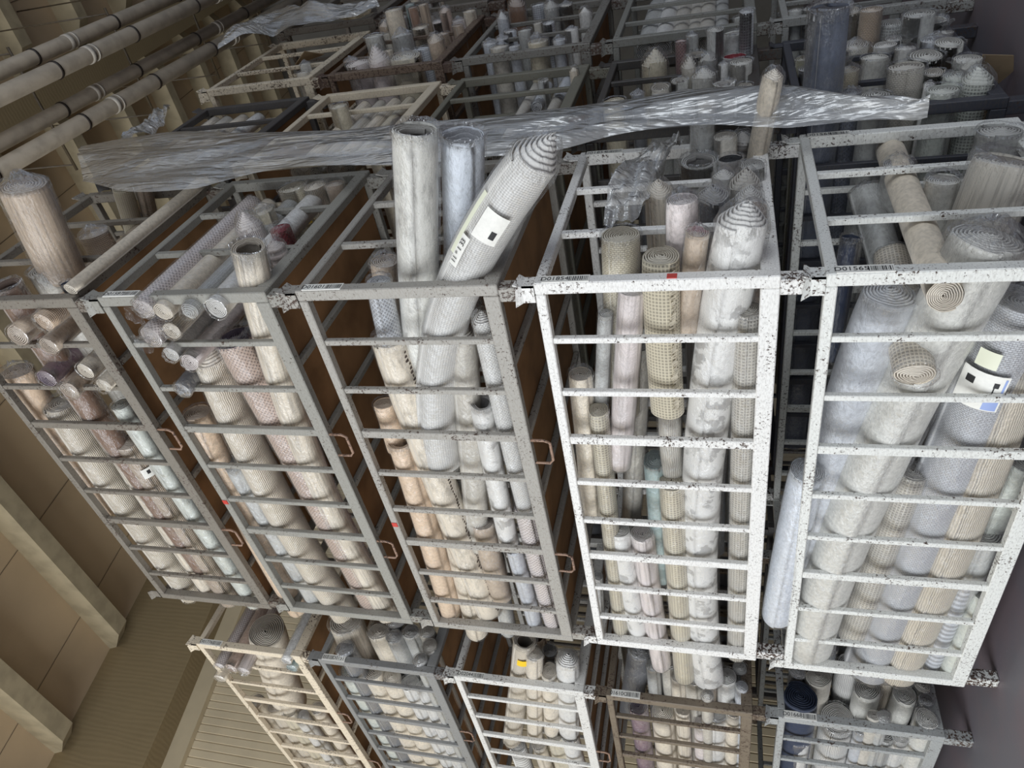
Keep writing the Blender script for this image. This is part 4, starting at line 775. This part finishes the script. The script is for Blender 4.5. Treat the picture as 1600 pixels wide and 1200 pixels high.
["34","B",[[1.673,-0.06,1.418],[1.673,2.17,1.418]],0.0533,"plain","GB","flat",1,"grey-beige rug roll in front at the mouth of the black cage behind the plastic",""],
["34","B",[[1.696,-0.08,1.224],[1.696,2.17,1.224]],0.0401,"plain","GB","flat",1,"plain rug roll beside the rail at the mouth of the black cage behind the plastic",""],
["34","B",[[1.62,-0.05,1.241],[1.62,2.17,1.241]],0.0399,"plain","G","flat",1,"half hidden rug roll beside the rail in black cage behind the plastic",""],
["34","B",[[2.048,-0.09,1.238],[2.048,2.17,1.238]],0.0662,"plain","WG","flat",1,"crisp white ended rug roll at the mouth of the black cage behind the plastic",""],
["34","B",[[2.297,-0.05,1.272],[2.297,2.17,1.272]],0.0669,"plain","R","flat",1,"rug roll with a deep red end in black cage behind the plastic",""],
["34","B",[[2.458,-0.13,1.277],[2.458,2.17,1.277]],0.0594,"plain","W","tube",1,"round white open tube at the mouth of the black cage behind the plastic",""],
["34","B",[[2.349,-0.19,1.377],[2.349,2.17,1.377]],0.0513,"plain","G","flat",1,"grey rug roll standing at the back in black cage behind the plastic",""],
["34","B",[[2.479,-0.14,1.508],[2.479,2.17,1.508]],0.0405,"plain","G","wrap",1,"small plastic topped rug roll at the back in black cage behind the plastic",""],
["34","B",[[2.429,-0.13,1.571],[2.429,2.17,1.571]],0.0373,"net","RR","flat",1,"ribbed pink-grey rug roll with a red rim in black cage behind the plastic",""],
["34","B",[[2.446,-0.09,1.379],[2.446,2.17,1.379]],0.0463,"plain","GB","flat",1,"rounded rug roll at the mouth of the black cage behind the plastic",""],
["34","B",[[2.074,-0.08,1.328],[2.074,2.17,1.328]],0.0302,"plain","W","wrap",1,"tiny bagged roll at the mouth of the black cage behind the plastic",""],
["34","B",[[2.384,-0.26,1.207],[2.384,2.17,1.207]],0.0453,"grid","BL","flat",1,"blue-white gridded rug roll at the mouth of the black cage behind the plastic",""],
["34","B",[[2.294,-0.05,1.718],[2.294,2.17,1.718]],0.0788,"plain","BE","cone",1,"large beige rug roll with a peaked spiral in black cage behind the plastic",""],
["34","B",[[1.895,-0.05,1.659],[1.895,2.17,1.659]],0.0556,"plain","GB","cup",1,"grey-beige open ended rug roll at the mouth of the black cage behind the plastic",""],
["34","B",[[1.65,-0.07,1.641],[1.65,2.17,1.641]],0.055,"plain","G","flat",1,"grey rug roll low by the hanging plastic in black cage behind the plastic",""],
["34","B",[[1.654,-0.08,1.879],[1.654,2.17,1.879]],0.0604,"plain","BE","flat",1,"beige rug roll apart from the others, ceiling side in black cage behind the plastic",""],
["34","B",[[1.829,-0.05,1.777],[1.829,2.17,1.777]],0.0416,"plain","DG","wrap",1,"dark plastic wrapped roll in shadow at the mouth of the black cage behind the plastic",""],
["33","X",[[2.13,0.07,2.419],[2.5,0.07,2.419]],0.0388,"plain","BL","flat",1,"thin dark rug roll lying crosswise with a plastic knot end, olive-grey cage behind the",""],
["33","X",[[2.18,0.07,2.285],[2.5,0.07,2.285]],0.0504,"plain","BL","flat",1,"dark wrapped rug roll lying crosswise with a spiral end in olive-grey cage behind the plastic",""],
["33","X",[[1.4,0.07,2.491],[2.48,0.07,2.491]],0.0403,"plain","GB","flat",1,"long grey-beige rug roll lying crosswise, first of the thin ones, olive-grey cage behind the",""],
["33","X",[[1.4,0.07,2.302],[2.48,0.07,2.302]],0.0395,"plain","GB","flat",1,"long grey rug roll lying crosswise beneath the bars in the olive-grey cage behind the plastic",""],
["33","B",[[2.239,-0.05,2.382],[2.239,2.17,2.382]],0.0349,"plain","G","flat",1,"small grey rug roll end at the mouth of the olive-grey cage behind the plastic",""],
["33","B",[[2.345,-0.05,2.205],[2.345,2.17,2.205]],0.0312,"plain","C","cone",1,"tiny cream cone ended roll at the mouth of the olive-grey cage behind the plastic",""],
["32","B",[[2.045,-0.09,3.664],[2.045,2.17,3.664]],0.0606,"plain","BE","flat",1,"rounded beige rug roll in the corner of the cream cage, cream cage behind the",""],
["32","X",[[1.4,0.07,3.698],[2.48,0.07,3.698]],0.0466,"streak","C","wrap",1,"first of four pale rug rolls lying crosswise in the cream cage behind the plastic",""],
["32","X",[[1.4,0.07,3.583],[2.48,0.07,3.583]],0.0462,"streak","GB","wrap",1,"second of four pale rug rolls lying crosswise in the cream cage behind the plastic",""],
["32","X",[[1.4,0.07,3.47],[2.48,0.07,3.47]],0.0459,"streak","C","wrap",1,"third of four pale rug rolls lying crosswise in the cream cage behind the plastic",""],
["32","X",[[1.4,0.07,3.369],[2.48,0.07,3.369]],0.0456,"streak","BE","wrap",1,"fourth of four pale rug rolls lying crosswise in the cream cage behind the plastic",""],
["31","X",[[1.4,0.07,4.914],[2.48,0.07,4.914]],0.0515,"distress","C","wrap",1,"first fringed pale rug roll lying crosswise, counted from the ceiling, dark cage behind the",""],
["31","X",[[1.4,0.07,4.914],[2.48,0.07,4.914]],0.0511,"distress","WG","wrap",1,"second fringed pale rug roll lying crosswise, counted from the ceiling, dark cage behind the",""],
["31","X",[[1.4,0.07,4.807],[2.48,0.07,4.807]],0.0507,"distress","GB","wrap",1,"third fringed pale rug roll lying crosswise, counted from the ceiling, dark cage behind the",""],
["31","X",[[1.4,0.07,4.679],[2.48,0.07,4.679]],0.0503,"distress","C","wrap",1,"fourth fringed pale rug roll lying crosswise, counted from the ceiling, dark cage behind the",""],
["31","X",[[1.4,0.07,4.548],[2.48,0.07,4.548]],0.0499,"distress","W","wrap",1,"last fringed pale rug roll lying crosswise, counted from the ceiling, dark cage behind the",""],
["43","B",[[3.656,-0.18,2.832],[3.656,2.07,2.832]],0.0774,"plain","BR","cone",1,"tall rusty brown topped rug roll at the mouth of the grey cage of blue-grey rolls",""],
["43","B",[[3.356,-0.17,2.874],[3.356,2.07,2.874]],0.0466,"plain","BL","cone",1,"small domed blue-grey rug roll at the mouth of the grey cage of blue-grey rolls",""],
["43","B",[[3.118,-0.15,2.77],[3.118,2.07,2.77]],0.0494,"plain","BL","flat",1,"short blue-grey rug roll at the mouth of the grey cage of blue-grey rolls",""],
["43","B",[[2.934,-0.18,2.62],[2.934,2.07,2.62]],0.0518,"plain","G","flat",1,"silver grey round rug roll at the mouth of the grey cage of blue-grey rolls",""],
["43","B",[[2.844,-0.15,2.852],[2.844,2.07,2.852]],0.0563,"plain","BL","wrap",1,"blue-grey bagged rug roll nearest the ceiling side in grey cage of blue-grey rolls",""],
["43","B",[[2.937,-0.15,2.788],[2.937,2.07,2.788]],0.0481,"plain","BL","wrap",1,"slim plastic topped rug roll at the mouth of the grey cage of blue-grey rolls",""],
["43","B",[[3.232,-0.15,2.594],[3.232,2.07,2.594]],0.0362,"mesh","GB","flat",1,"thin meshed rug roll at the mouth of the grey cage of blue-grey rolls",""],
["43","B",[[3.19,-0.15,2.507],[3.19,2.07,2.507]],0.0492,"grid","BL","flat",1,"blue-white gridded rug roll at the mouth of the grey cage of blue-grey rolls",""],
["43","B",[[2.935,-0.15,2.303],[2.935,2.07,2.303]],0.0468,"crink","W","wrap",1,"bright shiny white wrapped rug roll at the mouth of the grey cage of blue-grey rolls",""],
["43","B",[[2.709,-0.15,2.347],[2.709,2.07,2.347]],0.0491,"crink","BL","wrap",1,"shiny blue plastic rug roll behind the rail in grey cage of blue-grey rolls",""],
["43","B",[[3.638,-0.15,2.57],[3.638,2.07,2.57]],0.0585,"plain","G","cone",1,"grey knotted rug roll at the mouth of the grey cage of blue-grey rolls",""],
["43","B",[[3.67,-0.15,2.463],[3.67,2.07,2.463]],0.0549,"plain","GB","wrap",1,"streaky grey rug roll at the mouth of the grey cage of blue-grey rolls",""],
["43","B",[[3.304,-0.15,2.262],[3.304,2.07,2.262]],0.0493,"plain","W","cone",1,"small cone ended rug roll by the rail in grey cage of blue-grey rolls",""],
["43","B",[[2.724,-0.15,2.76],[2.724,2.07,2.76]],0.0642,"plain","GB","flat",1,"stout grey rug roll with a paper label in grey cage of blue-grey rolls",""],
["43","B",[[2.738,-0.15,2.498],[2.738,2.07,2.498]],0.0777,"plain","BE","wrap",1,"stout beige rug roll behind the front rail in grey cage of blue-grey rolls",""],
["43","B",[[2.7,-0.15,2.647],[2.7,2.07,2.647]],0.0398,"plain","BL","flat",1,"slim blue-grey rug roll between two stout ones in grey cage of blue-grey rolls",""],
["43","B",[[3.686,-0.17,2.671],[3.686,2.07,2.671]],0.0566,"grid","BL","flat",1,"gridded rug roll at the far edge in grey cage of blue-grey rolls",""],
["42","B",[[3.528,-0.15,3.912],[3.528,2.07,3.912]],0.0585,"plain","GB","flat",1,"narrow grey-beige rug roll with a pale stripe in packed cage beside the chipped cream one",""],
["42","B",[[3.743,-0.2,3.918],[3.743,2.07,3.918]],0.054,"plain","C","cone",1,"cream cone ended rug roll in packed cage beside the chipped cream one",""],
["42","B",[[3.317,-0.19,3.887],[3.317,2.07,3.887]],0.078,"plain","WG","flat",1,"glossy pale green-white rug roll in packed cage beside the chipped cream one",""],
["42","B",[[2.955,-0.16,3.654],[2.955,2.07,3.654]],0.0459,"plain","C","flat",1,"short cream rug roll at the mouth of the packed cage beside the chipped cream one",""],
["42","B",[[3.308,-0.17,3.658],[3.308,2.07,3.658]],0.0867,"plain","G","wrap",1,"grey rug roll in a loose bag in packed cage beside the chipped cream one",""],
["42","B",[[3.707,-0.21,3.81],[3.707,2.07,3.81]],0.0621,"plain","WP","wrap",1,"rosy wrapped rug roll at the mouth of the packed cage beside the chipped cream one",""],
["42","B",[[3.59,-0.15,3.61],[3.59,2.07,3.61]],0.0722,"grid","C","flat",1,"cream checked rug roll at the mouth of the packed cage beside the chipped cream one",""],
["42","B",[[2.917,-0.19,3.258],[2.917,2.07,3.258]],0.0641,"plain","T","cone",1,"round tan domed rug roll in packed cage beside the chipped cream one",""],
["42","B",[[2.93,-0.15,3.382],[2.93,2.07,3.382]],0.0626,"grid","WB","flat",1,"straight blue-dotted white rug roll in packed cage beside the chipped cream one",""],
["42","B",[[2.775,-0.15,3.45],[2.775,2.07,3.45]],0.1089,"knit","BE","wrap",1,"big linen rug roll in gathered plastic in packed cage beside the chipped cream one",""],
["42","B",[[2.768,-0.15,3.804],[2.768,2.07,3.804]],0.0946,"knit","WP","flat",1,"broad pinkish rug roll with crinkled film in packed cage beside the chipped cream one",""],
["42","B",[[2.878,-0.15,3.914],[2.878,2.07,3.914]],0.0509,"net","PK","wrap",1,"slim pink netted rug roll in packed cage beside the chipped cream one",""],
["42","B",[[2.746,-0.15,3.635],[2.746,2.07,3.635]],0.0816,"plain","WP","cone",1,"wide pinkish rug roll with a stepped shoulder in packed cage beside the chipped cream one",""],
["42","B",[[3.577,-0.3,3.793],[3.577,2.07,3.793]],0.0726,"plain","C","flat",1,"cream drum shaped rug roll in packed cage beside the chipped cream one",""],
["42","B",[[3.755,-0.29,3.718],[3.755,2.07,3.718]],0.0442,"plain","BG","flat",1,"small green-grey rug roll at the mouth of the packed cage beside the chipped cream one",""],
["42","B",[[3.684,-0.28,3.671],[3.684,2.07,3.671]],0.0421,"plain","BR","flat",1,"small brown rug roll at the mouth of the packed cage beside the chipped cream one",""],
["42","B",[[3.733,-0.28,3.597],[3.733,2.07,3.597]],0.0476,"streak","T","flat",1,"thin tan rug roll standing tall in packed cage beside the chipped cream one",""],
["42","B",[[3.712,-0.15,3.501],[3.712,2.07,3.501]],0.0524,"plain","WP","tuft",1,"small bagged rug roll at the mouth of the packed cage beside the chipped cream one",""],
["42","B",[[3.672,-0.22,3.407],[3.672,2.07,3.407]],0.0517,"plain","PK","cone",1,"pink-brown cone ended rug roll in packed cage beside the chipped cream one",""],
["42","B",[[3.646,-0.15,3.309],[3.646,2.07,3.309]],0.0516,"plain","WP","wrap",1,"pale wrapped rug roll at the mouth of the packed cage beside the chipped cream one",""],
["42","B",[[3.715,-0.19,3.228],[3.715,2.07,3.228]],0.0579,"plain","C","flat",1,"cream rug roll by the rail in packed cage beside the chipped cream one",""],
["42","B",[[3.272,-0.15,3.332],[3.272,2.07,3.332]],0.0567,"plain","T","flat",1,"tan rug roll at the mouth of the packed cage beside the chipped cream one",""],
["42","B",[[3.351,-0.18,3.22],[3.351,2.07,3.22]],0.0472,"plain","T","flat",1,"small tan rug roll by the rail in packed cage beside the chipped cream one",""],
["42","B",[[3.638,-0.18,3.919],[3.638,2.07,3.919]],0.0545,"plain","T","cone",1,"dark tan domed rug roll in packed cage beside the chipped cream one",""],
["41","B",[[2.937,-0.15,4.316],[2.937,2.07,4.316]],0.0427,"plain","WG","wrap",1,"small plastic capped roll poking through the cream cage in chipped cream cage near the pipes",""],
["41","B",[[2.708,-0.15,4.22],[2.708,2.07,4.22]],0.0477,"plain","GB","flat",1,"grey-beige coil at the corner of the cream cage in chipped cream cage near the pipes",""],
["44","X",[[2.68,-0.03,1.802],[3.76,-0.03,1.802]],0.0662,"plain","G","flat",1,"first grey rug roll lying crosswise, counted from the ceiling side, dark cage of crosswise",""],
["44","X",[[2.68,-0.03,1.694],[3.76,-0.03,1.694]],0.0632,"plain","W","flat",1,"second grey rug roll lying crosswise, counted from the ceiling side, dark cage of crosswise",""],
["44","X",[[2.68,-0.03,1.602],[3.76,-0.03,1.602]],0.0534,"plain","GB","flat",1,"third grey rug roll lying crosswise, counted from the ceiling side, dark cage of crosswise",""],
["44","X",[[2.68,-0.03,1.512],[3.76,-0.03,1.512]],0.0455,"plain","GB","flat",1,"fourth grey rug roll lying crosswise, counted from the ceiling side, dark cage of crosswise",""],
["44","X",[[2.68,-0.03,1.436],[3.76,-0.03,1.436]],0.0576,"plain","GB","flat",1,"fifth grey rug roll lying crosswise, counted from the ceiling side, dark cage of crosswise",""],
["44","X",[[2.68,-0.03,1.341],[3.76,-0.03,1.341]],0.0447,"plain","G","flat",1,"last grey rug roll lying crosswise, counted from the ceiling side, dark cage of crosswise",""],
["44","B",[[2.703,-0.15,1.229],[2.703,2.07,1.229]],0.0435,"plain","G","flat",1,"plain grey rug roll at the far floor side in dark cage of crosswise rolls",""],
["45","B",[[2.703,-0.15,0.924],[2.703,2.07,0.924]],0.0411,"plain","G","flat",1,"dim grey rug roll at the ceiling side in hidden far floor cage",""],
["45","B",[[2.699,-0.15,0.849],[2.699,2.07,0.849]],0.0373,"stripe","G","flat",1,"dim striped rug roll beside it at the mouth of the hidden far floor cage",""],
["52","B",[[4.973,-0.22,3.908],[4.973,2.0,3.908]],0.0566,"plain","C","wrap",1,"pale bagged roll on the farthest visible stack at the mouth of the farthest cage",""],
["52","B",[[4.581,-0.24,3.881],[4.581,2.0,3.881]],0.0506,"plain","W","wrap",1,"white bagged roll on the farthest visible stack at the mouth of the farthest cage",""],
["52","B",[[4.746,-0.24,3.873],[4.746,2.0,3.873]],0.0585,"plain","WG","flat",1,"green-white roll on the farthest visible stack at the mouth of the farthest cage",""],
["52","B",[[4.663,-0.22,3.928],[4.663,2.0,3.928]],0.0445,"streak","BL","wrap",1,"bluish bagged roll on the farthest visible stack at the mouth of the farthest cage",""],
["52","B",[[4.396,-0.22,3.912],[4.396,2.0,3.912]],0.0501,"plain","C","cone",1,"cream cone ended roll on the farthest visible stack at the mouth of the farthest cage",""],
["52","B",[[4.492,-0.22,3.923],[4.492,2.0,3.923]],0.0493,"plain","W","wrap",1,"white roll in rumpled film on the farthest visible stack in farthest cage",""],
["63","A",[[1.52,2.95,2.305],[1.52,5.1,2.305]],0.125,"plain","DG","flat",0,"added dark grey filler roll, first of four in the upper filler cage behind",""],  # rolls added to the dummy stack to block the bright wall
["63","A",[[1.805,2.95,2.335],[1.805,5.1,2.335]],0.125,"plain","G","flat",0,"added grey filler roll, second of four in the upper filler cage behind",""],
["63","A",[[2.09,2.95,2.305],[2.09,5.1,2.305]],0.125,"plain","GB","flat",0,"added drab filler roll, third of four in the upper filler cage behind",""],
["63","A",[[2.375,2.95,2.335],[2.375,5.1,2.335]],0.125,"plain","DG","flat",0,"added charcoal filler roll, last of four in the upper filler cage behind",""],
["64","A",[[1.52,2.95,1.305],[1.52,5.1,1.305]],0.125,"plain","DG","flat",0,"added dark grey filler roll, first of four in the middle filler cage behind",""],
["64","A",[[1.805,2.95,1.335],[1.805,5.1,1.335]],0.125,"plain","G","flat",0,"added grey filler roll, second of four in the middle filler cage behind",""],
["64","A",[[2.09,2.95,1.305],[2.09,5.1,1.305]],0.125,"plain","GB","flat",0,"added drab filler roll, third of four in the middle filler cage behind",""],
["64","A",[[2.375,2.95,1.335],[2.375,5.1,1.335]],0.125,"plain","DG","flat",0,"added charcoal filler roll, last of four in the middle filler cage behind",""],
["65","A",[[1.52,2.95,0.305],[1.52,5.1,0.305]],0.125,"plain","DG","flat",0,"added dark grey filler roll, first of four in the floor filler cage behind",""],
["65","A",[[1.805,2.95,0.335],[1.805,5.1,0.335]],0.125,"plain","G","flat",0,"added grey filler roll, second of four in the floor filler cage behind",""],
["65","A",[[2.09,2.95,0.305],[2.09,5.1,0.305]],0.125,"plain","GB","flat",0,"added drab filler roll, third of four in the floor filler cage behind",""],
["65","A",[[2.375,2.95,0.335],[2.375,5.1,0.335]],0.125,"plain","DG","flat",0,"added charcoal filler roll, last of four in the floor filler cage behind",""],
]

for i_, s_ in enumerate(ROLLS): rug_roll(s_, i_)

# ---------------------------------------------------------------- loose polythene
def resample(P, n):
    P = [Vector(p) for p in P]; out = []
    for i in range(n+1):
        f = i/n*(len(P)-1); k = min(int(f), len(P)-2); u = f-k
        p0, p1, p2, p3 = P[max(k-1, 0)], P[k], P[k+1], P[min(k+2, len(P)-1)]
        out.append(.5*((2*p1)+(p2-p0)*u+(2*p0-5*p1+4*p2-p3)*u*u+(3*p1-p0-3*p2+p3)*u**3))
    return out
def sheet(label, top, bot, nu, nv, amp, seed, bulge=.08, parent=None):
    A_, B_ = resample(top, nu), resample(bot, nu); V, F = [], []
    o0 = A_[0].copy()
    for i in range(nu+1):
        for j in range(nv+1):
            t = j/nv; p = A_[i].lerp(B_[i], t)
            s = i/nu*8
            f = abs(nz(s*.4+seed, t*4.2+.12*s, seed))*2-.4
            g = nz(s*1.3+seed, t*7, seed+5)
            p = p+Vector((.3*g, -1, .5*g))*amp*(f+.35*g)-Vector((0, bulge*sin(pi*t), 0))
            V.append((p-o0)[:])
    for i in range(nu):
        for j in range(nv): q = i*(nv+1)+j; F.append((q, q+1, q+nv+2, q+nv+1))
    o = link('plastic_sheet', mesh('plastic_sheet', V, F, (SHEET,)), parent, o0[:])
    if not parent: tag(o, label, 'plastic sheet', 'loose polythene sheets')
    return o
MAIN_TOP = [[1.667, -0.1, 5.341], [1.745, -0.1, 4.963], [1.729, -0.1, 4.557], [1.585, -0.1, 3.878], [1.501, -0.1, 3.14], [1.379, -0.1, 2.511], [1.42, -0.1, 2.178], [1.517, -0.1, 1.862], [1.537, -0.1, 1.484], [1.484, -0.1, 1.126], [1.17, -0.1, 0.864], [1.0, -0.12, 0.66], [.93, -.14, .56]]
MAIN_BOT = [[0.956, -0.16, 4.746], [0.769, -0.16, 4.301], [0.785, -0.16, 3.915], [0.928, -0.16, 3.507], [0.843, -0.16, 2.871], [0.84, -0.16, 2.361], [0.866, -0.16, 2.06], [0.96, -0.16, 1.786], [1.0, -0.16, 1.462], [0.95, -0.16, 1.154], [0.92, -0.16, 0.914], [0.91, -0.16, 0.66], [.91, -.15, .56]]
sheet('long crumpled clear plastic sheet draped down the full height between the stacks', MAIN_TOP, MAIN_BOT, 170, 26, .05, 3.1)
sheet('crumpled clear plastic bag stuffed into the mouth of the white cage tagged D01854', [[0.826, -0.05, 1.766], [1.0, -0.05, 1.70], [1.13, -0.05, 1.592], [1.12, -0.05, 1.50]], [[0.401, -0.02, 1.789], [0.419, -0.02, 1.707], [0.548, -0.02, 1.629], [0.815, -0.02, 1.582]], 40, 30, .06, 8.2, .07)
sheet('wide dusty plastic sheet lying over the highest far cage beside the pipes', [[3.895, -.2, 5.35], [4.6, -.2, 5.3], [4.116, -.2, 4.65], [4.107, -.2, 4.16]], [[3.1, -.3, 5.1], [3.4, -.3, 4.86], [3.572, -.3, 4.348], [3.8, -.3, 3.991]], 60, 24, .07, 5.5)
sheet('twisted strip of clear plastic poking up toward the ceiling by the dark cage', [[1.68, -.12, 5.1], [2.0, -.12, 5.13], [2.3, -.12, 5.2]], [[1.66, -.1, 4.98], [2.0, -.1, 4.99], [2.3, -.1, 5.08]], 30, 10, .05, 9.5, .03)
FLAPM = simple('dull_cardboard', lin(150, 130, 102), .85, 5, .1, .15)
def flap(label, loc, pts, rot):
    V = [(x, y, z) for z in (0, .006) for x, y in pts]; n = len(pts)
    F = [tuple(range(n))[::-1], tuple(range(n, 2*n))]+[(i, (i+1) % n, n+(i+1) % n, n+i) for i in range(n)]
    o = link('cardboard_flap', mesh('cardboard_flap', V, F, (FLAPM,), sm=False), None, loc, rot); tag(o, label, 'cardboard')
flap('torn tan cardboard flap sticking out beside the big rolls at the floor side', (1.72, -0.1, .17), [(0, 0), (.16, .02), (.2, .1), (.12, .2), (.02, .16)], (.5, 1.2, .3))
flap('dark brown folded cardboard corner in front of the packed rusty cage', (3.0, -.22, 4.32), [(0, 0), (.22, 0), (.14, .24)], (1.35, .2, .4))
